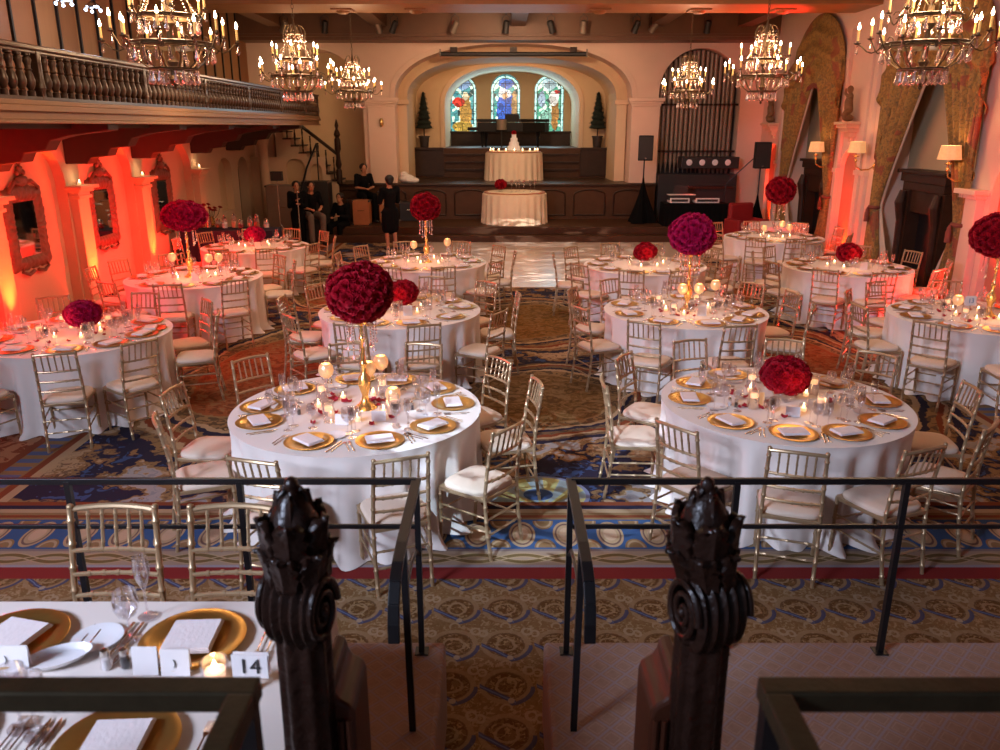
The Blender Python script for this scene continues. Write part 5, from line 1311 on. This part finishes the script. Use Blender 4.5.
for x, w_, z, nm, m_ in ((-.42, .50, .925, 'mixer', 'white_plastic'), (.28, .60, .925, 'controller', 'white_plastic')):
    o = thing('dj_'+nm, 'white and black dj %s on the black cloth table by the organ' % nm, 'dj equipment', (4.95+x, 20.80, z))
    mb = MB(); mb.box(-w_/2, w_/2, -.17, .17, 0, .05); mb.box(-w_/2, w_/2, -.18, -.17, 0, .12); mb.build('case', m_, o, smooth=False, bevel=.008)
    MB().box(-w_/2+.04, w_/2-.04, -.186, -.18, .03, .09).build('front_panel', 'fixture_black', o, smooth=False)
o = thing('laptop', 'open pale laptop on the dj table beside the organ', 'laptop', (4.62, 20.9, 1.10)); MB().box(-.35, .35, -.10, .10, 0, .02).build('base', 'white_plastic', o, smooth=False, bevel=.004); MB().box(-.3, .3, -.08, .08, -.125, 0).build('riser', 'fixture_black', o, smooth=False); MB().box(-.18, .18, .10, .115, .02, .24).build('screen', 'fixture_black', o, smooth=False)
def armchair(x, y, rz, label):
    t = thing('red_armchair', label, 'armchair', (x, y, 0), rz)
    MB().box(-.33, .33, -.3, .3, .15, .44).build('seat', 'wall_red_cloth', t, smooth=False, bevel=.04); MB().box(-.33, .33, .22, .36, .4, 1.0).build('backrest', 'wall_red_cloth', t, smooth=False, bevel=.05)
    for s in (-1, 1):
        MB().box(s*.36-.06, s*.36+.06, -.3, .34, .15, .64).build('armrest', 'wall_red_cloth', t, smooth=False, bevel=.04)
        for yy in (-.26, .28): MB().lathe([(.015, 0), (.025, .15)], 8, (s*.3, yy, 0)).build('leg', 'dark_wood', t)
armchair(5.95, 19.6, .3, 'low red armchair behind the back right table near the loudspeaker')
t = thing('column_sconce', 'small dark fitting fixed high on the left stage column', 'wall light', (-3.14, 22.34, 2.86)); MB().lathe([(.03, -.10), (.05, -.04), (.05, .06), (.02, .12)], 10, (0, -.05, 0)).build('shade', 'gold', t); MB().box(-.02, .02, -.04, .01, -.08, .08).build('backplate', 'fixture_black', t, smooth=False)
mb = MB(); mb.tube([(5.75, 20.95, 0), (5.75, 20.95, 1.35), (5.85, 20.9, 1.5), (6.35, 20.8, 2.0)], .014, 8)
tag(mb.build('microphone_stand', 'black_metal'), 'thin black boom microphone stand right of the dj table', 'microphone stand')
# ================================================================= STAGE THINGS
def skirted(x, y, z, r, h, label, cream='cloth_cream', n=24):
    def f(u, v):
        a = 2*PI*u
        if v < .2: return (r*v/.2*cos(a), r*v/.2*sin(a), h+.003)
        d = (v-.2)/.8; rr = r+.012+.016*sin(n*a)*(.3+d)+.03*d; return (rr*cos(a), rr*sin(a), h*(1-d)+.004)
    c = MB().grid(f, 288, 12, wrap=True).build('tablecloth', cream); c.location = (x, y, z); tag(c, label.replace('round table in cream pleated cloth', 'cream pleated floor-length cloth on the table').replace('round cake table in cream pleated cloth', 'cream pleated floor-length cloth under the wedding cake'), 'tablecloth')
    t = thing('round_table', label, 'table', (x, y, z)); MB().lathe([(r-.02, h-.025), (r-.02, h-.003)], 32).build('tabletop', 'box_wood', t)
    for k in range(4): MB().tube([(.4*cos(k*1.57), .4*sin(k*1.57), 0), (.4*cos(k*1.57), .4*sin(k*1.57), h-.025)], .02, 6).build('leg', 'fixture_grey', t)
skirted(.38, 21.40, .35, .82, .80, 'round table in cream pleated cloth at the foot of the stage')
skirted(.40, 23.92, 1.29, .80, .80, 'round cake table in cream pleated cloth up on the stage')
t = thing('wedding_cake', 'white tiered wedding cake topped with a red rose on the stage table', 'cake', (.40, 23.9, 2.10))
z = 0
MB().lathe([(.001, 0), (.22, 0), (.22, .02), (.001, .02)], 24).build('cake_board', 'silver', t); z = .02
for r, h in ((.185, .11), (.14, .11), (.10, .11), (.065, .10)):
    mb = MB(); mb.lathe([(.001, z), (r, z), (r, z+h), (r-.01, z+h+.004), (.001, z+h+.004)], 32)
    for k in range(int(r*130)): a = 2*PI*k/int(r*130); mb.ball((r*cos(a), r*sin(a), z+.01), .011, 6, 4)
    mb.build('tier', 'icing', t); z += h
rose_ball(t, (0, 0, z+.04), .05, .05, 5, 'rose')
for k in range(9):
    a = math.radians(180+180*(k+.5)/9); votive((.40+.68*cos(a), 23.92+.68*sin(a), 2.093), 'lit votive candle on the front edge of the stage cake table', 'votives round the cake').scale = (1.4,)*3
t = low_centre(.02, 21.3, .16, 'rose', 'small mound of red roses on the table at the foot of the stage', 30); t.location = (.02, 21.3, 1.155)
for k, (x, y) in enumerate(((.42, 21.2), (.62, 21.25), (.78, 21.15), (.5, 21.5), (.9, 21.4), (.3, 21.15))):
    tag(inst(FLU, 'champagne_flute', (x, y, 1.155), scale=1.3), 'clear flute glass on the table at the foot of the stage', 'glass', 'glasses at the foot of the stage')
def topiary(x, y, z, label):
    t = thing('spiral_topiary', label, 'potted plant', (x, y, z))
    MB().lathe([(.11, 0), (.12, .02), (.15, .30), (.17, .31), (.17, .35), (.14, .35), (.001, .32)], 14).build('pot', 'pot', t)
    MB().tube([(0, 0, .3), (0, 0, .62)], .02, 8).build('trunk', 'dark_wood', t)
    mb = MB()
    for k in range(7):
        r = .26-.03*k; zz = .56+.135*k
        mb.lathe([(r*.3, zz-.01), (r*.95, zz+.01), (r, zz+.04), (r*.7, zz+.09), (r*.32, zz+.14)], 18, (0, 0, 0))
    mb.ball((0, 0, 1.52), (.05, .05, .10), 10, 8)
    o = mb.build('foliage', 'topiary', t); remesh(o, .03, 1)
    # leafy tufts
    mb = MB()
    for k in range(900):
        q = R_.random(); zz = .56+1.0*q; kk = int(q*7.4); fr_ = q*7.4-kk; r = (.27-.031*min(7, kk))*(1.0-.62*max(0, fr_-.25)); a = R_.uniform(0, 6.28); c_, s_ = cos(a), sin(a); p = Vector((r*c_, r*s_, zz)); d = Vector((c_, s_, R_.uniform(-.3, .8))).normalized()*.035; e = Vector((-s_, c_, R_.uniform(-.5, .5)))*.012
        mb.add([p-e, p+e, p+d], [(0, 1, 2)])
    mb.build('leaves', 'topiary', t, smooth=False)['kind'] = 'stuff'
topiary(-2.28, 25.2, 2.15, 'dark tiered topiary in a pot on the left side of the stage'); topiary(2.93, 25.2, 2.15, 'dark tiered topiary in a pot on the right side of the stage')
# grand piano in the alcove, lid towards the hall
pn = thing('grand_piano', 'black grand piano with raised dark lid below the stained glass', 'piano', (.35, 26.6, 2.15))
outl = [(-1.05, -.1), (-1.05, -.75), (.35, -.75), (.75, -.55), (1.05, -.35), (1.2, -.05), (1.05, .15), (.4, .2), (-.4, .25)]
MB().prism(outl, lambda a, b, q: (a*1.0, b, q), .45, .74).build('case', 'piano_black', pn, smooth=False, bevel=.02)
MB().prism([(-1.06, -.72), (.3, -.72), (.8, -.5), (1.2, -.1), (.4, .2), (-1.06, .2)], lambda a, b, q: (a, b, q), .75, .84).build('lid', 'piano_black', pn, smooth=False)
MB().box(-1.35, -1.05, -.70, -.2, .50, .60).build('keyboard', 'piano_black', pn, smooth=False, bevel=.01)
for a, b in ((-.9, -.55), (-.8, .1), (.85, -.15)): MB().lathe([(.03, 0), (.035, .05), (.05, .3), (.07, .4), (.08, .45)], 10, (a, b, 0)).build('leg', 'piano_black', pn)
MB().box(-.2, .25, -.5, -.46, .84, .98).build('music_stand', 'piano_black', pn, smooth=False)
t = thing('drum', 'short grey drum on a stand in front of the piano behind the cake', 'drum', (.05, 25.65, 2.15)); MB().lathe([(.15, .52), (.155, .54), (.15, .80), (.155, .82), (.001, .82)], 20).build('shell', 'fixture_grey', t); MB().tube([(0, 0, 0), (0, 0, .52)], .02, 6).build('stand', 'fixture_black', t)
# ================================================================= PEOPLE
def hand(mb, p, d, up, s=1.0, curl=.5):
    p, d, up = Vector(p), Vector(d).normalized(), Vector(up).normalized(); sd = d.cross(up).normalized(); up = sd.cross(d).normalized()
    mb.tube([p, p+d*.04*s, p+d*.085*s], [.024*s, .034*s, .032*s], 10, flat=.55)
    for i, (o, L) in enumerate(((-.027, .062), (-.009, .072), (.009, .068), (.027, .052))):
        a = p+d*.08*s+sd*o*s; b = a+(d*.6+up*-curl*.6)*L*.55*s; c = b+(d*.2+up*-curl*1.1)*L*.5*s
        mb.tube([a, b, c], [.0095*s, .009*s, .007*s], 6)
    a = p+d*.03*s-sd*.028*s; mb.tube([a, a+(d*.6-sd*.8)*.035*s, a+(d*1.2-sd*.6-up*curl*.4)*.05*s], [.011*s, .010*s, .008*s], 6)
def head(mb, c, face, s=1.0):
    """c: centre of the skull, face: unit facing direction"""
    c = Vector(c); fd = Vector(face).normalized(); up = Vector((0, 0, 1)); sd = fd.cross(up).normalized(); up = sd.cross(fd).normalized()
    def P(a, b, z): return c+fd*a*s+sd*b*s+up*z*s
    for (a, b, z, rx, ry, rz) in ((-.015, 0, .03, .092, .076, .088), (.022, 0, -.035, .062, .056, .078)):
        q = MB().ball((0, 0, 0), (rx*s, ry*s, rz*s), 18, 14); R3 = Matrix((fd, sd, up)).transposed(); o = P(a, b, z)
        mb.add([R3 @ Vector(v)+o for v in q.v], q.f)
    mb.tube([P(.08, 0, .02), P(.100, 0, -.012), P(.086, 0, -.03)], [.008*s, .015*s, .010*s], 8)
    for k in (-1, 1):
        mb.ball(tuple(P(0, k*.076, -.005)), (.012*s, .010*s, .026*s), 8, 6); mb.ball(tuple(P(.070, k*.028, .012)), .013*s, 8, 6)
    mb.tube([P(.078, -.022, -.062), P(.084, 0, -.060), P(.078, .022, -.062)], [.004*s, .008*s, .004*s], 6)
    mb.tube([P(-.01, 0, -.05), P(-.02, 0, -.16)], [.05*s, .055*s], 12)
def face_bits(t, c, face, s=1.0):
    c = Vector(c); fd = Vector(face).normalized(); up = Vector((0, 0, 1)); sd = fd.cross(up).normalized(); up = sd.cross(fd).normalized()
    for k in (-1, 1):
        MB().ball(tuple(c+fd*.081*s+sd*k*.028*s+up*.012*s), .0085*s, 8, 6).build('eye', 'ink', t); MB().tube([c+fd*.082*s+sd*(k*.016)*s+up*.034*s, c+fd*.076*s+sd*(k*.042)*s+up*.034*s], .004*s, 6).build('eyebrow', 'hair', t)
    MB().tube([c+fd*.088*s+sd*-.02*s-up*.061*s, c+fd*.092*s-up*.061*s, c+fd*.088*s+sd*.02*s-up*.061*s], .004*s, 6).build('mouth', 'wall_red_cloth', t)
def hair(t, c, face, s=1.0, long=False, bun=False):
    c = Vector(c); fd = Vector(face).normalized(); mb = MB()
    mb.ball(tuple(c-fd*.034*s+Vector((0, 0, .046*s))), (.108*s, .102*s, .092*s), 16, 12); mb.ball(tuple(c-fd*.055*s+Vector((0, 0, -.02*s))), (.075*s, .085*s, .075*s), 14, 10)
    if long:
        mb.tube([c-fd*.05*s, c-fd*.07*s+Vector((0, 0, -.15*s)), c-fd*.06*s+Vector((0, 0, -.24*s))], [.075*s, .07*s, .045*s], 12, flat=1.1)
    remesh(mb.build('hair', 'hair', t), .012, 2)
def person(label, J, hd, face, cloth, extras=None, pants=None, z_off=0, shoes=True, dress=False, longhair=False, s=1.0):
    """J: dict of joints; builds one continuous body plus clothing children"""
    t = thing('person', label, 'person', (0, 0, 0))
    b = MB(); head(b, hd, face, s*1.04)
    pel, ch, nk = Vector(J['pelvis']), Vector(J['chest']), Vector(J['neck'])
    limb(b, [pel, pel.lerp(ch, .5), ch, nk], [.125*s, .115*s, .13*s, .055*s])
    for k in 'lr':
        sh, el, wr = J['sh'+k], J['el'+k], J['wr'+k]; limb(b, [ch, sh], [.10*s, .058*s]); limb(b, [sh, el, wr], [.052*s, .038*s, .026*s])
        d = Vector(wr)-Vector(el); hand(b, Vector(wr)+d.normalized()*.01, d, (0, -.2, 1), s)
        hp, kn, an = J['hp'+k], J['kn'+k], J['an'+k]; limb(b, [pel, hp], [.10*s, .088*s]); limb(b, [hp, kn, an], [.085*s, .055*s, .036*s])
        ft = Vector(J['toe'+k]); limb(b, [an, Vector(an)+Vector((0, 0, -.05)), ft], [.036*s, .036*s, .026*s])
    body = remesh(b.build('body', 'skin', t), .0095, 2)
    face_bits(t, hd, face, s); hair(t, hd, face, s, longhair)
    c = MB(); e = .018
    limb(c, [pel, pel.lerp(ch, .5), ch], [.125*s+e, .115*s+e, .13*s+e])
    c.tube([ch, Vector(ch).lerp(nk, .75)], [.12*s, .06*s+e], 12)
    for k in 'lr':
        sh, el, wr = J['sh'+k], J['el'+k], J['wr'+k]; limb(c, [ch, sh], [.10*s+e, .058*s+e]); end = Vector(sh).lerp(Vector(el), J.get('sleeve', 1.0)) if J.get('sleeve', 1) <= 1 else None
        if end is not None: limb(c, [sh, end], [.052*s+e, .046*s+e])
        else: limb(c, [sh, el, Vector(el).lerp(Vector(wr), .9)], [.052*s+e, .038*s+e, .028*s+e])
    if dress:
        for k in 'lr': limb(c, [pel, J['hp'+k], Vector(J['hp'+k]).lerp(Vector(J['kn'+k]), .95)], [.13*s+e, .105*s+e, .095*s+e])
        m = (Vector(J['knl'])+Vector(J['knr']))/2; limb(c, [pel, pel.lerp(m, .92)], [.15*s, .145*s])
        remesh(c.build('dress', cloth, t), .013, 3)
    else:
        remesh(c.build('shirt', cloth, t), .013, 3)
        p = MB()
        for k in 'lr': limb(p, [pel, J['hp'+k], J['kn'+k], Vector(J['kn'+k]).lerp(Vector(J['an'+k]), .95)], [.12*s+e, .092*s+e, .06*s+e, .048*s+e])
        remesh(p.build('trousers', pants, t), .013, 3)
    for k in 'lr':
        f = MB(); an, ft = Vector(J['an'+k]), Vector(J['toe'+k]); limb(f, [an+Vector((0, 0, -.05)), ft], [.045*s, .034*s]); remesh(f.build('shoe', 'fixture_black', t), .011, 2)
    return t
def standing(x, y, face_deg, h=1.68, arms=None, z=0):
    """joint dictionary of a standing figure facing face_deg (world degrees)"""
    a = math.radians(face_deg); f = Vector((cos(a), sin(a), 0)); s = Vector((sin(a), -cos(a), 0)); k = h/1.7; O = Vector((x, y, z))
    def P(fw, sd, up): return O+f*fw*k+s*sd*k+Vector((0, 0, up*k))
    J = dict(pelvis=P(0, 0, .93), chest=P(-.0, 0, 1.27), neck=P(.0, 0, 1.47))
    for n, g in (('l', -1), ('r', 1)):
        J['sh'+n] = P(-.01, g*.185, 1.385); J['el'+n] = P(-.02, g*.23, 1.08); J['wr'+n] = P(.16, g*.16, .98)
        J['hp'+n] = P(0, g*.09, .86); J['kn'+n] = P(.02, g*.10, .48); J['an'+n] = P(-.03, g*.10, .09); J['toe'+n] = P(.12, g*.11, .035)
    for q in (arms or {}): J[q] = P(*arms[q])
    return J, P(.01, 0, 1.58), f, P
J, hd, f, P = standing(-2.54, 18.85, 125, 1.70, dict(elr=(.08, .24, 1.08), wrr=(.30, .12, 1.06), ell=(.06, -.24, 1.08), wrl=(.28, -.10, 1.05))); J['sleeve'] = .9
person('person in a black knee-length dress standing before the stage, seen from behind', J, hd, f, 'black_cloth', dress=True)
J, hd, f, P = standing(-4.88, 19.7, -70, 1.50, dict(elr=(.02, .22, 1.06), wrr=(.22, .06, 1.22), ell=(.05, -.22, 1.04), wrl=(.22, -.04, 1.12))); J['sleeve'] = 2
person('person in black standing at the back left, holding a silver microphone', J, hd, f, 'black_cloth', pants='black_cloth')
mb = MB(); w1 = P(.30, .02, 1.30); mb.tube([w1+Vector((0, 0, -.08)), w1+Vector((.01, -.03, .12))], [.012, .014], 8); mb.ball(tuple(w1+Vector((.01, -.03, .14))), .026, 10, 8); tag(mb.build('microphone', 'silver'), 'silver microphone held upright by the person in black at back left', 'microphone')
mb = MB(); mb.tube([(w1.x+.05, w1.y-.15, .0), (w1.x+.03, w1.y-.12, 1.15)], .010, 6); mb.lathe([(.14, 0), (.13, .02), (.02, .03)], 14, (w1.x+.05, w1.y-.15, 0)); tag(mb.build('microphone_stand', 'silver'), 'thin silver microphone stand beside the person in black at back left', 'microphone stand')
def seated(x, y, zseat, face_deg, arms=None, s=1.0, zfoot=None):
    a = math.radians(face_deg); f = Vector((cos(a), sin(a), 0)); sd_ = Vector((sin(a), -cos(a), 0)); O = Vector((x, y, zseat))
    zf = 0 if zfoot is None else zfoot
    def P(fw, sd, up): return O+f*fw*s+sd_*sd*s+Vector((0, 0, up*s))
    J = dict(pelvis=P(0, 0, .12), chest=P(.06, 0, .47), neck=P(.10, 0, .67))
    for n, g in (('l', -1), ('r', 1)):
        J['sh'+n] = P(.06, g*.185, .585); J['el'+n] = P(.14, g*.24, .30); J['wr'+n] = P(.36, g*.12, .26)
        J['hp'+n] = P(.04, g*.10, .09); J['kn'+n] = P(.46, g*.15, .08); a_ = P(.44, g*.14, 0); J['an'+n] = Vector((a_.x, a_.y, zf+.09)); t_ = P(.58, g*.15, 0); J['toe'+n] = Vector((t_.x, t_.y, zf+.035))
    for q in (arms or {}): J[q] = P(*arms[q])
    return J, P(.13, 0, .78), f, P
J, hd, f, P = seated(-4.64, 20.0, .60, -60); J['sleeve'] = .9
person('person in a dark shirt and grey trousers perched at the back left', J, hd, f, 'black_cloth', pants='grey_trousers')
def crate(x, y, z, sx, sy, sz, m, label, cat='box', name='equipment_case'):
    t = thing(name, label, cat, (x, y, z)); MB().box(-sx/2, sx/2, -sy/2, sy/2, 0, sz).build('case', m, t, smooth=False, bevel=.015)
    mb = MB()
    for xx in (-sx/2, sx/2):
        for zz in (0.02, sz-.02): mb.box(xx-.02, xx+.02, -sy/2-.005, sy/2+.005, zz-.02, zz+.02)
    mb.build('corner_trim', 'fixture_black' if m != 'fixture_black' else 'fixture_grey', t, smooth=False)
    mb = MB(); mb.tube([(-.09, -sy/2-.005, sz*.6), (-.08, -sy/2-.04, sz*.6), (.08, -sy/2-.04, sz*.6), (.09, -sy/2-.005, sz*.6)], .008, 6); mb.build('handle', 'silver', t); return t
crate(-4.66, 20.1, 0, .5, .45, .60, 'fixture_black', 'black case the person in grey trousers sits on')
J, hd, f, P = seated(-4.0, 20.75, .30, -110, dict(wrl=(.42, -.14, .34), ell=(.20, -.26, .30), wrr=(.4, .1, .3)), .95); J['sleeve'] = 2
person('person in black crouching low between the dark cases and the wooden box', J, hd, f, 'black_cloth', pants='black_cloth')
crate(-4.0, 20.85, .17, .5, .45, .13, 'fixture_black', 'low black case under the crouching person in black')
J, hd, f, P = seated(-3.62, 21.72, .95, -60, dict(wrl=(.34, -.06, .28), wrr=(.36, .08, .28)), .98, zfoot=.36); J['sleeve'] = .8
person('person in a black short-sleeved shirt seated before the left stage column', J, hd, f, 'black_cloth', pants='black_cloth')
crate(-3.55, 21.0, .35, .42, .4, .62, 'box_wood', 'orange-brown wooden box cabinet at the left of the stage steps'); crate(-3.62, 21.80, .35, .8, .5, .58, 'dark_wood', 'dark wooden cabinet against the stage front, a person seated on it')
crate(-3.02, 21.55, .35, .30, .3, .80, 'box_wood', 'tall narrow brown box beside the low dark cabinet at left')
crate(-2.9, 20.9, .35, .26, .22, .34, 'white_plastic', 'small white box with a dark mark at the foot of the stage steps')
crate(-4.75, 21.3, .17, .7, .5, 1.25, 'fixture_black', 'tall black equipment case behind the seated people at left')
crate(-5.5, 20.9, 0, .8, .5, 1.35, 'fixture_grey', 'dark rack case at the far back left under the wall niche')
crate(-2.4, 21.9, .35, .55, .4, .5, 'fixture_black', 'black bag-like case against the stage front behind the standing person')
t = MB(); t.ball((-2.55, 22.6, 1.40), (.22, .2, .12), 16, 10); t.ball((-2.4, 22.55, 1.36), (.2, .18, .09), 16, 10); t.ball((-2.62, 22.55, 1.50), (.12, .12, .10), 12, 8)
tag(remesh(t.build('cloth_bundle', 'white_fabric'), .02, 2), 'white crumpled cloth bundle lying on the stage edge by the left column', 'cloth')
t = thing('floor_lamp_stand', 'slim silver light stand with dark head at the back left corner', 'stand', (-5.45, 20.15, 0))
mb = MB(); mb.tube([(0, 0, .3), (0, 0, 1.55)], .014, 8)
for k in range(3): mb.tube([(0, 0, .45), (.3*cos(k*2.1), .3*sin(k*2.1), 0)], .010, 6)
mb.build('stand', 'silver', t); MB().box(-.14, .14, -.08, .08, 1.5, 1.72).build('lamp_head', 'fixture_black', t, smooth=False, bevel=.01)
# ================================================================= CANDY TABLE behind the back left table
t = bx_cloth(.95, .35, .76, MB()).build('tablecloth', 'cloth_navy'); t.location = (-5.55, 16.7, 0); tag(t, 'navy cloth over the sweets table behind the left wall tables', 'tablecloth')
t = thing('sweets_table', 'table hidden under a navy cloth against the back left wall', 'table', (-5.55, 16.7, 0)); MB().box(-.94, .94, -.34, .34, .72, .75).build('tabletop', 'box_wood', t, smooth=False)
for x in (-.85, .85):
    for y in (-.28, .28): MB().tube([(x, y, 0), (x, y, .72)], .018, 6).build('leg', 'fixture_grey', t)
jar_m = ['card_gold', 'wall_red_cloth', 'silver', 'silver', 'rose_pink' if False else 'rose', 'card_gold', 'leaf']
for k in range(10):
    x = -6.3+.165*k; h = .16+.10*((k*7) % 3)/2; t = thing('sweets_jar', 'clear glass jar of sweets on the navy clothed table at back left', 'jar', (x, 16.62+.1*(k % 2), .765), group='sweets jars on the navy table')
    MB().lathe([(.045, 0), (.06, .01), (.065, h*.6), (.045, h*.85), (.05, h), (.045, h), (.04, h*.86), (.06, h*.6), (.001, .012)], 14, cap=False).build('glass_body', 'glass', t)
    MB().lathe([(.001, .014), (.054, .014), (.056, h*.55), (.001, h*.6)], 12).build('contents', ['card_gold', 'rose', 'silver', 'box_wood', 'porcelain'][k % 5], t); MB().lathe([(.05, h), (.03, h+.02), (.012, h+.025), (.016, h+.045), (.001, h+.05)], 12).build('lid', 'silver', t)
t = thing('flower_vase', 'loose mixed flowers in a vase at the navy sweets table', 'flowers', (-6.0, 16.9, .765)); MB().lathe([(.05, 0), (.07, .1), (.05, .2), (.06, .22)], 14).build('vase', 'gold', t)
for k in range(9):
    a = k*2.4; r = .05+.018*k; o = inst(ROSES['rose'][k % 3], 'bloom', (r*cos(a), r*sin(a), .34+.12*((k*5) % 3)/2), parent=t, scale=.045); o.rotation_euler = (.3*sin(a), .3*cos(a), a)
mb = MB()
for k in range(9):
    a = k*2.4; r = .05+.018*k; mb.tube([(0, 0, .1), (r*.7*cos(a), r*.7*sin(a), .25), (r*cos(a), r*sin(a), .33+.12*((k*5) % 3)/2)], .005, 5)
mb.build('stems', 'leaf', t)
# ================================================================= PATTERNED LIGHT THROWN ON THE FLOOR (dance floor gobo, added spots for daylight patches)
def gobo(name, loc, tgt, e, col, spot, sx, sy, thr, seed):
    l = light(name, 'SPOT', loc, e, col, tgt, .01, spot=spot, blend=.25); d = l.data; d.use_nodes = True; nt = d.node_tree; em = nt.nodes['Emission']
    tc = nt.nodes.new('ShaderNodeTexCoord'); sp = nt.nodes.new('ShaderNodeSeparateXYZ'); nt.links.new(tc.outputs['Normal'], sp.inputs[0])
    x, y, z = V(nt, sp.outputs[0]), V(nt, sp.outputs[1]), V(nt, sp.outputs[2]); u, v = x/z, y/z
    n = tex_noise(nt, 1.0, 2, comb(nt, u*sx+seed, v*sy, 0), .6, 1.5)
    nt.links.new((((n-thr)*14).max(0.0).min(1.0)).s, em.inputs['Strength']); return l
gobo('dance_floor_gobo', (1.2, 11.6, 4.7), (1.1, 16.9, 0), 4200, (1, .92, .84), 38, 9, 30, .56, 3)
gobo('aisle_daylight_spot', (-1.5, 3.0, 5.0), (.7, 9.8, 0), 6000, (.60, .75, 1), 15, 16, 50, .46, 8)  # added spot imitating cool daylight patches in the aisle, no projector there
gobo('aisle_daylight_spot_near', (-2.0, 1.0, 5.0), (.45, 6.0, 0), 2200, (.60, .78, 1), 17, 14, 40, .42, 1)  # same added imitation of daylight, nearer the camera
